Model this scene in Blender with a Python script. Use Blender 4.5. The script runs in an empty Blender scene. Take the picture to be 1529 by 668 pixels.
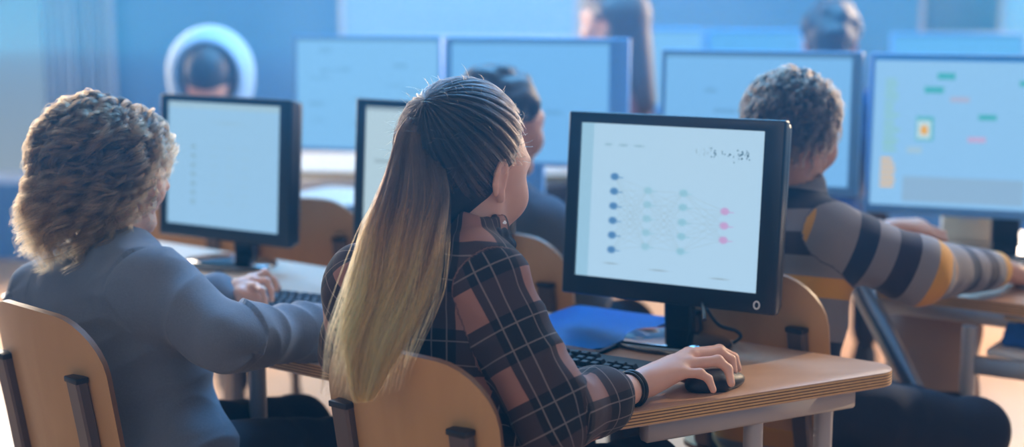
import bpy, bmesh, math, random
import numpy as np
import openvdb
from mathutils import Vector, Matrix, noise

random.seed(7)
rng = np.random.default_rng(7)
SC = bpy.context.scene
COL = SC.collection

# ------------------------------------------------------------------ camera
FPX = 2200.0                      # focal length for a 1529 px wide frame
PITCH = math.atan((334 + 25) / FPX)
EYE = 1.43
CP, SP = math.cos(PITCH), math.sin(PITCH)

cam_data = bpy.data.cameras.new('camera')
cam = bpy.data.objects.new('camera', cam_data)
COL.objects.link(cam)
cam.location = (0, 0, EYE)
cam.rotation_euler = (math.pi / 2 - PITCH, 0, 0)
cam_data.sensor_width = 36
cam_data.lens = FPX / 1529 * 36
cam_data.clip_end = 100
cam_data.dof.use_dof = True
cam_data.dof.focus_distance = 2.36
cam_data.dof.aperture_fstop = 1.7
SC.camera = cam


def at(px, py, d):
    a = (px - 764.5) / FPX
    b = (334 - py) / FPX
    return np.array([a * d, (CP + b * SP) * d, EYE + (-SP + b * CP) * d])


def on(px, py, z):
    b = (334 - py) / FPX
    return at(px, py, (z - EYE) / (-SP + b * CP))


def yawvec(deg):
    a = math.radians(deg)
    return np.array([math.cos(a), -math.sin(a), 0.0]), np.array([math.sin(a), math.cos(a), 0.0])


# ------------------------------------------------------------------ materials
def lin(c):
    c = c / 255.0
    return c / 12.92 if c <= 0.04045 else ((c + 0.055) / 1.055) ** 2.4


def rgb(r, g, b):
    return (lin(r), lin(g), lin(b), 1.0)


class NT:
    def __init__(self, name):
        self.m = bpy.data.materials.new(name)
        self.m.use_nodes = True
        self.t = self.m.node_tree
        self.p = self.t.nodes['Principled BSDF']
        self.out = self.t.nodes['Material Output']

    def n(self, kind, **kw):
        nd = self.t.nodes.new(kind)
        for k, v in kw.items():
            setattr(nd, k, v)
        return nd

    def link(self, a, b):
        self.t.links.new(a, b)

    def math(self, op, a, b=None, c=None):
        nd = self.n('ShaderNodeMath', operation=op)
        for i, v in enumerate((a, b, c)):
            if v is None:
                continue
            if isinstance(v, (int, float)):
                nd.inputs[i].default_value = v
            else:
                self.link(v, nd.inputs[i])
        return nd.outputs[0]

    def mix(self, f, a, b):
        nd = self.n('ShaderNodeMix', data_type='RGBA')
        for s, v in ((0, f), (6, a), (7, b)):
            if isinstance(v, (int, float, tuple)):
                nd.inputs[s].default_value = v
            else:
                self.link(v, nd.inputs[s])
        return nd.outputs[2]

    def bump(self, h, strength=0.2, dist=0.002):
        b = self.n('ShaderNodeBump')
        b.inputs['Strength'].default_value = strength
        b.inputs['Distance'].default_value = dist
        self.link(h, b.inputs['Height'])
        self.link(b.outputs[0], self.p.inputs['Normal'])


def plain(name, col, rough=0.5, metal=0.0, spec=0.5, var=0.06, scale=30, bump=0.0, coat=0.0, sheen=0.0):
    t = NT(name)
    tc = t.n('ShaderNodeTexCoord')
    nz = t.n('ShaderNodeTexNoise')
    nz.inputs['Scale'].default_value = scale
    nz.inputs['Detail'].default_value = 4
    t.link(tc.outputs['Object'], nz.inputs['Vector'])
    lo = tuple(max(0, c * (1 - var)) for c in col[:3]) + (1,)
    hi = tuple(min(1, c * (1 + var)) for c in col[:3]) + (1,)
    t.link(t.mix(nz.outputs[0], lo, hi), t.p.inputs['Base Color'])
    t.p.inputs['Roughness'].default_value = rough
    t.p.inputs['Metallic'].default_value = metal
    t.p.inputs['Specular IOR Level'].default_value = spec
    t.p.inputs['Coat Weight'].default_value = coat
    t.p.inputs['Sheen Weight'].default_value = sheen
    if bump:
        t.bump(nz.outputs[0], bump, 0.003)
    return t.m


def wood(name, c1, c2, rough=0.4, axis=(1.5, 18, 18), spec=0.5):
    t = NT(name)
    tc = t.n('ShaderNodeTexCoord')
    mp = t.n('ShaderNodeMapping')
    mp.inputs['Scale'].default_value = axis
    t.link(tc.outputs['Object'], mp.inputs['Vector'])
    nz = t.n('ShaderNodeTexNoise')
    nz.inputs['Scale'].default_value = 2.2
    nz.inputs['Detail'].default_value = 7
    nz.inputs['Distortion'].default_value = 0.6
    t.link(mp.outputs[0], nz.inputs['Vector'])
    t.link(t.mix(nz.outputs[0], c1, c2), t.p.inputs['Base Color'])
    t.p.inputs['Roughness'].default_value = rough
    t.p.inputs['Specular IOR Level'].default_value = spec
    t.bump(nz.outputs[0], 0.06, 0.001)
    return t.m


def ply(name, c1, c2, top_z, period):
    """edge of plywood: glued layers, counted down from the top in object space"""
    t = NT(name)
    tc = t.n('ShaderNodeTexCoord')
    sx = t.n('ShaderNodeSeparateXYZ')
    t.link(tc.outputs['Object'], sx.inputs[0])
    f = t.math('FRACT', t.math('DIVIDE', t.math('SUBTRACT', sx.outputs[2], top_z), period))
    g = t.math('GREATER_THAN', f, 0.62)
    nz = t.n('ShaderNodeTexNoise')
    nz.inputs['Scale'].default_value = 60
    t.link(tc.outputs['Object'], nz.inputs['Vector'])
    col = t.mix(g, c1, c2)
    t.link(t.mix(t.math('MULTIPLY', nz.outputs[0], 0.3), col, c2), t.p.inputs['Base Color'])
    t.p.inputs['Roughness'].default_value = 0.45
    return t.m


def emit_attr(name, strength=1.0, rough=0.25):
    t = NT(name)
    a = t.n('ShaderNodeAttribute', attribute_name='ink')
    t.p.inputs['Base Color'].default_value = (0.01, 0.01, 0.012, 1)
    t.p.inputs['Roughness'].default_value = rough
    t.p.inputs['Specular IOR Level'].default_value = 0.15
    t.link(a.outputs['Color'], t.p.inputs['Emission Color'])
    t.p.inputs['Emission Strength'].default_value = strength
    return t.m


def hairmat(name, c_root, c_tip, lo, hi, rough=0.35, strands=True):
    t = NT(name)
    hi_n = t.n('ShaderNodeHairInfo')
    if strands:
        src = hi_n.outputs['Intercept']
        rnd = hi_n.outputs['Random']
    else:
        a = t.n('ShaderNodeAttribute', attribute_name='along')
        src = a.outputs['Fac']
        tc = t.n('ShaderNodeTexCoord')
        nz = t.n('ShaderNodeTexNoise')
        nz.inputs['Scale'].default_value = 90
        t.link(tc.outputs['Object'], nz.inputs['Vector'])
        rnd = nz.outputs[0]
    mr = t.n('ShaderNodeMapRange', interpolation_type='SMOOTHSTEP')
    mr.inputs[1].default_value = lo
    mr.inputs[2].default_value = hi
    t.link(src, mr.inputs[0])
    col = t.mix(mr.outputs[0], c_root, c_tip)
    v = t.math('MULTIPLY_ADD', rnd, 0.9, 0.55)
    if strands:
        tn = t.n('ShaderNodeAttribute', attribute_name='tone')
        v = t.math('ADD', v, tn.outputs['Fac'])
    hs = t.n('ShaderNodeHueSaturation')
    t.link(v, hs.inputs['Value'])
    t.link(col, hs.inputs['Color'])
    if strands:
        h = t.n('ShaderNodeBsdfHairPrincipled')
        h.inputs['Roughness'].default_value = rough
        h.inputs['Radial Roughness'].default_value = 0.45
        t.link(hs.outputs[0], h.inputs['Color'])
        t.link(h.outputs[0], t.out.inputs['Surface'])
    else:
        t.link(hs.outputs[0], t.p.inputs['Base Color'])
        t.p.inputs['Roughness'].default_value = 0.55
        t.p.inputs['Specular IOR Level'].default_value = 0.3
    return t.m


def skin(name, col):
    t = NT(name)
    tc = t.n('ShaderNodeTexCoord')
    nz = t.n('ShaderNodeTexNoise')
    nz.inputs['Scale'].default_value = 25
    nz.inputs['Detail'].default_value = 6
    t.link(tc.outputs['Object'], nz.inputs['Vector'])
    red = (col[0] * 1.0, col[1] * 0.82, col[2] * 0.78, 1)
    t.link(t.mix(nz.outputs[0], col, red), t.p.inputs['Base Color'])
    t.p.inputs['Roughness'].default_value = 0.48
    t.p.inputs['Subsurface Weight'].default_value = 0.18
    t.p.inputs['Subsurface Radius'].default_value = (0.012, 0.005, 0.003)
    t.p.inputs['Subsurface Scale'].default_value = 0.6
    t.bump(nz.outputs[0], 0.05, 0.001)
    return t.m


def plaid(name, period=0.128):
    t = NT(name)
    a = t.n('ShaderNodeAttribute', attribute_name='weave')
    sx = t.n('ShaderNodeSeparateXYZ')
    t.link(a.outputs['Vector'], sx.inputs[0])

    def band(s, off, w):
        f = t.math('FRACT', t.math('ADD', t.math('DIVIDE', s, period), off))
        return f, t.math('LESS_THAN', f, w)

    fu, bu = band(sx.outputs[0], 40.12, 0.60)
    fv, bv = band(sx.outputs[1], 40.33, 0.56)

    def lines(f, places, w=0.0085):
        acc = None
        for p in places:
            d = t.math('LESS_THAN', t.math('ABSOLUTE', t.math('SUBTRACT', f, p)), w)
            acc = d if acc is None else t.math('MAXIMUM', acc, d)
        return acc

    lu = lines(fu, (0.10, 0.33, 0.50))
    lv = lines(fv, (0.14, 0.42))
    base = rgb(158, 114, 100)
    mid = rgb(40, 33, 36)
    dark = rgb(15, 14, 19)
    one = t.math('MAXIMUM', bu, bv)
    both = t.math('MULTIPLY', bu, bv)
    c = t.mix(t.math('MULTIPLY', one, 0.93), base, mid)
    c = t.mix(both, c, dark)
    l = t.math('MULTIPLY', t.math('MAXIMUM', lu, lv), 0.28)
    c = t.mix(l, c, rgb(205, 190, 184))
    nz = t.n('ShaderNodeTexNoise')
    nz.inputs['Scale'].default_value = 900
    tc = t.n('ShaderNodeTexCoord')
    t.link(tc.outputs['Object'], nz.inputs['Vector'])
    c = t.mix(t.math('MULTIPLY', nz.outputs[0], 0.14), c, rgb(120, 108, 105))
    t.link(c, t.p.inputs['Base Color'])
    t.p.inputs['Roughness'].default_value = 0.85
    t.p.inputs['Sheen Weight'].default_value = 0.08
    t.p.inputs['Specular IOR Level'].default_value = 0.2
    t.bump(nz.outputs[0], 0.25, 0.001)
    return t.m


def stripes(name, edges, period):
    """knitted bands along the weave's v; edges = [(upto, colour), ...] in metres"""
    t = NT(name)
    a = t.n('ShaderNodeAttribute', attribute_name='weave')
    sx = t.n('ShaderNodeSeparateXYZ')
    t.link(a.outputs['Vector'], sx.inputs[0])
    f = t.math('MULTIPLY', t.math('FRACT', t.math('DIVIDE', t.math('ADD', sx.outputs[1], period * 20), period)), period)
    c = edges[-1][1]
    for upto, col in reversed(edges[:-1]):
        c = t.mix(t.math('LESS_THAN', f, upto), c, col)
    t.link(c, t.p.inputs['Base Color'])
    t.p.inputs['Roughness'].default_value = 0.9
    t.p.inputs['Sheen Weight'].default_value = 0.1
    return t.m


M = {}
M['chair_ply'] = wood('chair plywood', rgb(192, 150, 102), rgb(174, 132, 84), 0.40, (14, 14, 1.2))
M['chair_edge'] = plain('chair plywood edge', rgb(120, 84, 52), 0.5)
M['chair_steel'] = plain('chair steel taupe', rgb(92, 84, 82), 0.32, 0.35, 0.6)
M['black_cap'] = plain('black plastic cap', rgb(24, 24, 27), 0.4)
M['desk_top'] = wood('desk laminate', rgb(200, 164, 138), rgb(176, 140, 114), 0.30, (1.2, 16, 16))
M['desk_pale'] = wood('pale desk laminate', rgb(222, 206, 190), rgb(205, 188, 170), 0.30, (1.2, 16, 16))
M['desk_ply'] = ply('desk plywood edge', rgb(224, 178, 116), rgb(92, 62, 38), 0.7602, 0.0051)
M['desk_metal'] = plain('grey painted steel', rgb(176, 172, 170), 0.4, 0.1)
M['steel'] = plain('bright steel tube', rgb(170, 178, 190), 0.25, 0.8)
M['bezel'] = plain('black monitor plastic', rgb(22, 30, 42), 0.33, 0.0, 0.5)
M['bezel_in'] = plain('matte black monitor plastic', rgb(15, 20, 30), 0.5)
M['gloss'] = plain('glossy black plastic', rgb(14, 17, 22), 0.06, 0.0, 1.0, coat=1.0)
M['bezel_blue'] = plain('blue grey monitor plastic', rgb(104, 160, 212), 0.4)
M['key'] = plain('black key plastic', rgb(30, 32, 38), 0.42)
M['key_case'] = plain('keyboard case plastic', rgb(18, 19, 23), 0.38)
M['key_grey'] = plain('grey key plastic', rgb(70, 76, 88), 0.45)
M['cable'] = plain('black cable rubber', rgb(16, 17, 20), 0.45)
M['white_ring'] = plain('white print', rgb(235, 238, 240), 0.4)
M['folder'] = plain('blue folder card', rgb(30, 124, 204), 0.35)
M['paper'] = plain('white paper', rgb(232, 232, 230), 0.7)
M['wall'] = plain('blue grey wall paint', rgb(92, 134, 176), 0.85, scale=3)
M['wall_white'] = plain('whiteboard enamel', rgb(140, 194, 236), 0.35, scale=3)
M['floor'] = wood('warm wooden floor', rgb(214, 168, 128), rgb(196, 146, 106), 0.35, (6, 1, 1))
M['white_frame'] = plain('white window paint', rgb(215, 225, 235), 0.5)
M['curtain'] = plain('pale curtain cloth', rgb(196, 214, 232), 0.9)
M['skin'] = skin('skin', rgb(212, 160, 130))
M['skin_pale'] = skin('pale skin', rgb(222, 180, 158))
M['eye'] = plain('eye white', rgb(230, 228, 224), 0.2)
M['chambray'] = plain('blue grey chambray', rgb(98, 107, 121), 0.85, scale=260, var=0.16, bump=0.15, sheen=0.15)
M['collar_blue'] = plain('blue collar lining', rgb(60, 110, 180), 0.8)
M['navy'] = plain('dark navy denim', rgb(24, 28, 44), 0.85, scale=200, var=0.2)
M['dark_cloth'] = plain('charcoal cloth', rgb(40, 42, 50), 0.9)
M['grey_top'] = plain('grey jersey', rgb(84, 94, 110), 0.9)
M['blue_top'] = plain('deep blue jersey', rgb(36, 66, 110), 0.9)
M['red_top'] = plain('red brown jersey', rgb(120, 74, 72), 0.9)
M['white_hood'] = plain('pale hood fleece', rgb(150, 178, 206), 0.9, sheen=0.3)  # cloth of the top; round the head it stands for backlit hair
M['plaid'] = plaid('plaid flannel')
M['tee'] = plain('white cotton', rgb(225, 228, 232), 0.85)
M['knit'] = stripes('striped knit', [(0.045, rgb(26, 34, 56)), (0.090, rgb(118, 114, 118)), (0.135, rgb(44, 34, 44)), (0.175, rgb(124, 119, 120)),
                                     (0.215, rgb(196, 140, 44)), (0.30, rgb(124, 119, 120))], 0.30)
M['wrist'] = plain('black rubber band', rgb(18, 18, 21), 0.4)
M['hair_girl'] = hairmat('long ombre hair strands', rgb(62, 48, 40), rgb(222, 152, 84), 0.34, 0.86)
M['hair_girl_cap'] = hairmat('scalp hair strands', rgb(66, 58, 55), rgb(27, 25, 27), 0.0, 0.45)  # paler hairline end: backlight put into the strand colour
M['hair_girl_base'] = hairmat('ombre hair mass', rgb(34, 27, 24), rgb(104, 72, 40), 0.36, 0.9, strands=False)
M['hair_boy'] = hairmat('curly blond hair strands', rgb(52, 43, 35), rgb(122, 94, 64), 0.15, 1.0)
M['hair_boy_base'] = hairmat('curly hair mass', rgb(70, 56, 44), rgb(96, 76, 56), 0.0, 1.0, strands=False)
M['hair_wavy'] = hairmat('wavy brown hair strands', rgb(46, 39, 34), rgb(88, 71, 56), 0.2, 1.0)
M['hair_dark'] = plain('dark brown hair', rgb(46, 42, 44), 0.5, var=0.3, scale=60)
M['hair_brown'] = plain('brown hair', rgb(74, 62, 56), 0.5, var=0.3, scale=60)
M['grey_plastic'] = plain('pale grey plastic', rgb(224, 216, 206), 0.5)
M['taupe'] = plain('taupe canvas', rgb(150, 134, 122), 0.9)
M['blue_bag'] = plain('blue canvas', rgb(46, 100, 176), 0.85, scale=60, var=0.25)
M['yellow'] = plain('yellow card', rgb(236, 190, 70), 0.6)
M['screen'] = emit_attr('lit screen', 1.0)


# ------------------------------------------------------------------ object helpers
def link_mesh(name, me, mats, parent=None, smooth=True):
    o = bpy.data.objects.new(name, me)
    COL.objects.link(o)
    if not isinstance(mats, (list, tuple)):
        mats = [mats]
    for m in mats:
        me.materials.append(m)
    if smooth and len(me.polygons):
        me.polygons.foreach_set('use_smooth', np.ones(len(me.polygons), dtype=bool))
    if parent is not None:
        o.parent = parent
    return o


def obj(name, bm, mats, parent=None, smooth=True, sharp=40):
    me = bpy.data.meshes.new(name)
    bmesh.ops.recalc_face_normals(bm, faces=bm.faces[:])
    if smooth:
        for e in bm.edges:
            if len(e.link_faces) == 2 and e.calc_face_angle(0) > math.radians(sharp):
                e.smooth = False
    bm.to_mesh(me)
    bm.free()
    return link_mesh(name, me, mats, parent, smooth)


def tag(o, label=None, cat=None, group=None, kind=None):
    if label:
        o['label'] = label
    if cat:
        o['category'] = cat
    if group:
        o['group'] = group
    if kind:
        o['kind'] = kind
    return o


def thing(name, loc, yaw, label, cat, group=None):
    o = bpy.data.objects.new(name, None)
    COL.objects.link(o)
    o.empty_display_size = 0.05
    o.location = loc
    o.rotation_euler = (0, 0, -math.radians(yaw))
    return tag(o, label, cat, group)


def copy_tree(o, parent=None):
    c = o.copy()
    COL.objects.link(c)
    if parent is not None:
        c.parent = parent
    for ch in list(o.children):
        copy_tree(ch, c)
    return c


def add_box(bm, c, s, rot=None, bevel=0.0, seg=2, mat=0):
    r = bmesh.ops.create_cube(bm, size=1.0)
    vs = r['verts']
    mtx = Matrix.Translation(Vector(c)) @ (rot.to_4x4() if rot is not None else Matrix.Identity(4)) @ Matrix.Diagonal((*s, 1))
    bmesh.ops.transform(bm, matrix=mtx, verts=vs)
    fs = {f for v in vs for f in v.link_faces}
    for f in fs:
        f.material_index = mat
    if bevel:
        es = list({e for v in vs for e in v.link_edges})
        bmesh.ops.bevel(bm, geom=es, offset=bevel, segments=seg, profile=0.5, affect='EDGES')
    return bm


def sweep(bm, pts, radius, n=12, closed=False, flat=None, mat=0, up=(0, 0, 1)):
    """tube (or flat bar: flat=(w,h)) along pts"""
    pts = [Vector(p) for p in pts]
    rings = []
    N = len(pts)
    prev = None
    for i, p in enumerate(pts):
        if closed:
            d = pts[(i + 1) % N] - pts[i - 1]
        else:
            d = pts[min(i + 1, N - 1)] - pts[max(i - 1, 0)]
        d.normalize()
        if prev is None:
            u = Vector(up)
            if abs(d.dot(u)) > 0.95:
                u = Vector((1, 0, 0)) if abs(d.x) < 0.9 else Vector((0, 1, 0))
            x = d.cross(u).normalized()
        else:
            x = (prev - d * prev.dot(d)).normalized()
        prev = x
        y = d.cross(x)
        ring = []
        r = radius[i] if isinstance(radius, (list, tuple, np.ndarray)) else radius
        if flat:
            w, h = flat[0] / 2, flat[1] / 2
            q = min(w, h) * 0.35
            prof = [(w - q, -h), (w, -h + q), (w, h - q), (w - q, h), (-w + q, h), (-w, h - q), (-w, -h + q), (-w + q, -h)]
        else:
            prof = [(r * math.cos(2 * math.pi * k / n), r * math.sin(2 * math.pi * k / n)) for k in range(n)]
        for a, b in prof:
            ring.append(bm.verts.new(p + x * a + y * b))
        rings.append(ring)
    m = len(rings[0])
    for i in range(N if closed else N - 1):
        a, b = rings[i], rings[(i + 1) % N]
        for k in range(m):
            f = bm.faces.new((a[k], a[(k + 1) % m], b[(k + 1) % m], b[k]))
            f.material_index = mat
    if not closed:
        for rr in (rings[0][::-1], rings[-1]):
            f = bm.faces.new(rr)
            f.material_index = mat
    return bm


def rounded(pts, radii, seg=8):
    """2-D polygon with rounded corners"""
    out = []
    n = len(pts)
    for i in range(n):
        p = Vector(pts[i]); a = Vector(pts[i - 1]); b = Vector(pts[(i + 1) % n])
        r = radii[i] if isinstance(radii, (list, tuple)) else radii
        u = (a - p).normalized(); v = (b - p).normalized()
        ang = u.angle(v)
        t = r / math.tan(ang / 2)
        c = p + (u + v).normalized() * (r / math.sin(ang / 2))
        p0 = p + u * t; p1 = p + v * t
        a0 = math.atan2(p0.y - c.y, p0.x - c.x); a1 = math.atan2(p1.y - c.y, p1.x - c.x)
        da = (a1 - a0 + math.pi) % (2 * math.pi) - math.pi
        for k in range(seg + 1):
            w = a0 + da * k / seg
            out.append((c.x + r * math.cos(w), c.y + r * math.sin(w)))
    return out


def prism(bm, outline, z0, z1, mat_top=0, mat_side=0, bevel=0.0):
    top = [bm.verts.new((x, y, z1)) for x, y in outline]
    bot = [bm.verts.new((x, y, z0)) for x, y in outline]
    ft = bm.faces.new(top); ft.material_index = mat_top
    fb = bm.faces.new(bot[::-1]); fb.material_index = mat_top
    n = len(outline)
    for i in range(n):
        f = bm.faces.new((top[i], bot[i], bot[(i + 1) % n], top[(i + 1) % n]))
        f.material_index = mat_side
    if bevel:
        es = list(ft.edges) + list(fb.edges)
        bmesh.ops.bevel(bm, geom=es, offset=bevel, segments=2, profile=0.5, affect='EDGES')
    return bm


def lathe(bm, prof, n=32, squash=(1, 1), mat=0):
    rings = []
    for r, z in prof:
        if r < 1e-6:
            rings.append([bm.verts.new((0, 0, z))])
        else:
            rings.append([bm.verts.new((r * squash[0] * math.cos(2 * math.pi * k / n), r * squash[1] * math.sin(2 * math.pi * k / n), z)) for k in range(n)])
    for a, b in zip(rings, rings[1:]):
        for k in range(n):
            q = [a[k % len(a)], a[(k + 1) % len(a)], b[(k + 1) % len(b)], b[k % len(b)]]
            q2 = []
            for v in q:
                if v not in q2:
                    q2.append(v)
            if len(q2) > 2:
                f = bm.faces.new(q2)
                f.material_index = mat
    return bm


# ------------------------------------------------------------------ signed-distance bodies
class Blob:
    def __init__(self, h=0.004):
        self.h = h
        self.p = []

    def cap(self, a, b, ra, rb=None, k=0.015, sub=False):
        self.p.append(('c', np.asarray(a, float), np.asarray(b, float), ra, ra if rb is None else rb, k, sub))
        return self

    def ell(self, c, rad, R=None, k=0.015, sub=False):
        self.p.append(('e', np.asarray(c, float), np.asarray(rad, float), np.eye(3) if R is None else np.asarray(R, float), None, k, sub))
        return self

    def chain(self, pts, rads, k=0.012):
        for i in range(len(pts) - 1):
            self.cap(pts[i], pts[i + 1], rads[i], rads[i + 1], k)
        return self

    def bounds(self, q):
        if q[0] == 'c':
            return np.minimum(q[1] - q[3], q[2] - q[4]), np.maximum(q[1] + q[3], q[2] + q[4])
        r = np.sqrt(((q[3] * q[2]) ** 2).sum(1))
        return q[1] - r, q[1] + r

    def mesh(self, name):
        h = self.h
        bs = [self.bounds(q) for q in self.p]
        lo = np.min([b[0] for b in bs], 0) - 0.03
        hi = np.max([b[1] for b in bs], 0) + 0.03
        n = np.ceil((hi - lo) / h).astype(int) + 1
        D = np.full(n, 0.2, np.float32)
        for q, (a, b) in zip(self.p, bs):
            k = max(q[5], 1e-5)
            pad = k + 3 * h
            i0 = np.clip(np.floor((a - pad - lo) / h).astype(int), 0, n - 1)
            i1 = np.clip(np.ceil((b + pad - lo) / h).astype(int) + 1, 1, n)
            X = (lo[0] + h * np.arange(i0[0], i1[0]))[:, None, None]
            Y = (lo[1] + h * np.arange(i0[1], i1[1]))[None, :, None]
            Z = (lo[2] + h * np.arange(i0[2], i1[2]))[None, None, :]
            if q[0] == 'c':
                d = q[2] - q[1]
                L2 = max(d @ d, 1e-12)
                x, y, z = X - q[1][0], Y - q[1][1], Z - q[1][2]
                t = np.clip((x * d[0] + y * d[1] + z * d[2]) / L2, 0, 1)
                f = np.sqrt((x - t * d[0]) ** 2 + (y - t * d[1]) ** 2 + (z - t * d[2]) ** 2) - (q[3] + (q[4] - q[3]) * t)
            else:
                x, y, z = X - q[1][0], Y - q[1][1], Z - q[1][2]
                R = q[3]
                c = [(x * R[0, j] + y * R[1, j] + z * R[2, j]) / q[2][j] for j in range(3)]
                k0 = np.sqrt(c[0] ** 2 + c[1] ** 2 + c[2] ** 2)
                k1 = np.sqrt((c[0] / q[2][0]) ** 2 + (c[1] / q[2][1]) ** 2 + (c[2] / q[2][2]) ** 2) + 1e-9
                f = k0 * (k0 - 1) / k1
            w = (slice(i0[0], i1[0]), slice(i0[1], i1[1]), slice(i0[2], i1[2]))
            cur = D[w]
            f = f.astype(np.float32)
            if q[6]:
                f = -f
                m = np.maximum(k - np.abs(cur - f), 0) / k
                D[w] = np.maximum(cur, f) + m * m * k * 0.25
            else:
                m = np.maximum(k - np.abs(cur - f), 0) / k
                D[w] = np.minimum(cur, f) - m * m * k * 0.25
        g = openvdb.FloatGrid(0.2)
        g.copyFromArray(D)
        g.transform = openvdb.createLinearTransform(h)
        P, Q = g.convertToQuads(0.0)
        P = np.asarray(P, float)
        Q = np.asarray(Q)
        P += lo
        # keep the largest island
        me = bpy.data.meshes.new(name)
        me.from_pydata(P.tolist(), [], Q.tolist())
        bm = bmesh.new()
        bm.from_mesh(me)
        bm.verts.ensure_lookup_table()
        seen = np.zeros(len(bm.verts), bool)
        best = []
        for v in bm.verts:
            if seen[v.index]:
                continue
            st = [v]; seen[v.index] = True; isl = []
            while st:
                u = st.pop(); isl.append(u)
                for e in u.link_edges:
                    w2 = e.other_vert(u)
                    if not seen[w2.index]:
                        seen[w2.index] = True
                        st.append(w2)
            if len(isl) > len(best):
                best = isl
        keep = {v.index for v in best}
        bmesh.ops.delete(bm, geom=[v for v in bm.verts if v.index not in keep], context='VERTS')
        bmesh.ops.smooth_vert(bm, verts=bm.verts[:], factor=0.5, use_axis_x=True, use_axis_y=True, use_axis_z=True)
        bm.to_mesh(me)
        bm.free()
        return me


def verts_of(me):
    a = np.empty(len(me.vertices) * 3, np.float32)
    me.vertices.foreach_get('co', a)
    return a.reshape(-1, 3).astype(float)


def normals_of(me):
    a = np.empty(len(me.vertices) * 3, np.float32)
    me.vertices.foreach_get('normal', a)
    return a.reshape(-1, 3).astype(float)


def set_verts(me, P):
    me.vertices.foreach_set('co', P.astype(np.float32).ravel())
    me.update()


def weave(me, segs):
    """store cloth coordinates (round, along, seg) per vertex; segs = [(a, b, radius, v0, ref)]"""
    P = verts_of(me)
    best = np.full(len(P), 1e9)
    UV = np.zeros((len(P), 3))
    for i, (a, b, r, v0, ref) in enumerate(segs):
        a = np.asarray(a, float); b = np.asarray(b, float)
        d = b - a
        L = np.linalg.norm(d); d = d / L
        t = (P - a) @ d
        tc = np.clip(t, 0, L)
        q = P - a - tc[:, None] * d
        dist = np.linalg.norm(q, axis=1) / r
        x = ref - d * (ref @ d)
        x = x / np.linalg.norm(x)
        y = np.cross(d, x)
        ang = np.arctan2(q @ y, q @ x)
        m = dist < best - 2e-3
        best[m] = dist[m]
        UV[m] = np.stack([ang * r, v0 + t, np.full(len(P), i)], 1)[m]
    at_ = me.attributes.new('weave', 'FLOAT_VECTOR', 'POINT')
    at_.data.foreach_set('vector', UV.astype(np.float32).ravel())
    return UV


def wrinkle(me, UV, amp=0.004, fu=9, fv=26, seed=0.0, iso=14):
    P = verts_of(me)
    N = normals_of(me)
    out = np.empty(len(P))
    for i in range(len(P)):
        u, v, s = UV[i]
        p = P[i]
        a = noise.noise(Vector((math.cos(u / 0.06) * 0.06 * fu + seed, math.sin(u / 0.06) * 0.06 * fu + s * 3.1, v * fv)))
        b = noise.noise(Vector((p[0] * iso + seed, p[1] * iso, p[2] * iso)))
        out[i] = 0.6 * (1 - 2 * abs(a)) * 0.8 + 0.5 * b
    set_verts(me, P + N * (out * amp)[:, None])


def basis(fwd, up=(0, 0, 1), roll=0.0):
    f = np.asarray(fwd, float); f = f / np.linalg.norm(f)
    r = np.cross(f, up); r = r / np.linalg.norm(r)
    u = np.cross(r, f)
    R = np.stack([r, f, u], 1)
    if roll:
        c, s = math.cos(roll), math.sin(roll)
        R = R @ np.array([[c, 0, s], [0, 1, 0], [-s, 0, c]])
    return R


def head_prims(B, C, R, s=1.0, ear=True):
    """local axes: x right, y forward, z up; head about 0.225 high"""
    def L(*p):
        return C + R @ (np.array(p, float) * s)
    def E(c, r, k=0.02, sub=False, Q=None):
        B.ell(L(*c), np.array(r) * s, R if Q is None else R @ Q, k * s, sub)
    E((0, -.012, .028), (.073, .093, .084))
    E((0, .028, -.03), (.058, .064, .074), .03)
    E((0, .026, .012), (.067, .056, .054), .03)
    E((0, .066, -.098), (.024, .02, .016), .025)
    for x in (-1, 1):
        B.cap(L(x * .05, .0, -.05), L(x * .016, .062, -.096), .017 * s, .015 * s, .025 * s)
        E((x * .036, .062, -.034), (.024, .022, .022), .02)
        E((x * .031, .086, .004), (.014, .01, .009), .008, True)
        E((x * .031, .078, .003), (.0125, .0125, .0125), .003)
    E((0, .074, .022), (.05, .02, .012), .018)
    B.cap(L(0, .086, .008), L(0, .104, -.03), .007 * s, .0115 * s, .012 * s)
    for x in (-1, 1):
        B.cap(L(x * .011, .092, -.034), L(x * .011, .094, -.034), .008 * s, .008 * s, .008 * s)
    E((0, .086, -.058), (.022, .009, .0055), .006)
    E((0, .085, -.069), (.018, .009, .006), .006)
    for x in (-1, 1):
        E((x * .036, .056, -.036), (.021, .022, .028), .025)
    if ear:
        for x in (-1, 1):
            pts = []
            for k in range(9):
                a = math.radians(-60 + k * 37)
                back_ = (1 - math.cos(a)) * .5
                pts.append(L(x * (.0735 + .007 * back_), -.010 - .002 - .014 * (1 - math.cos(a) * 1.0) * .9 + .010, -.004 + .026 * math.sin(a)))
            B.chain(pts, [.0040 * s] * 9, .004)
            E((x * .0735, -.012, -.004), (.005, .013, .022), .006)
            E((x * .0745, -.004, -.030), (.005, .008, .009), .006)
            E((x * .081, -.008, -.008), (.005, .007, .011), .004, True)
    return L


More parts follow.
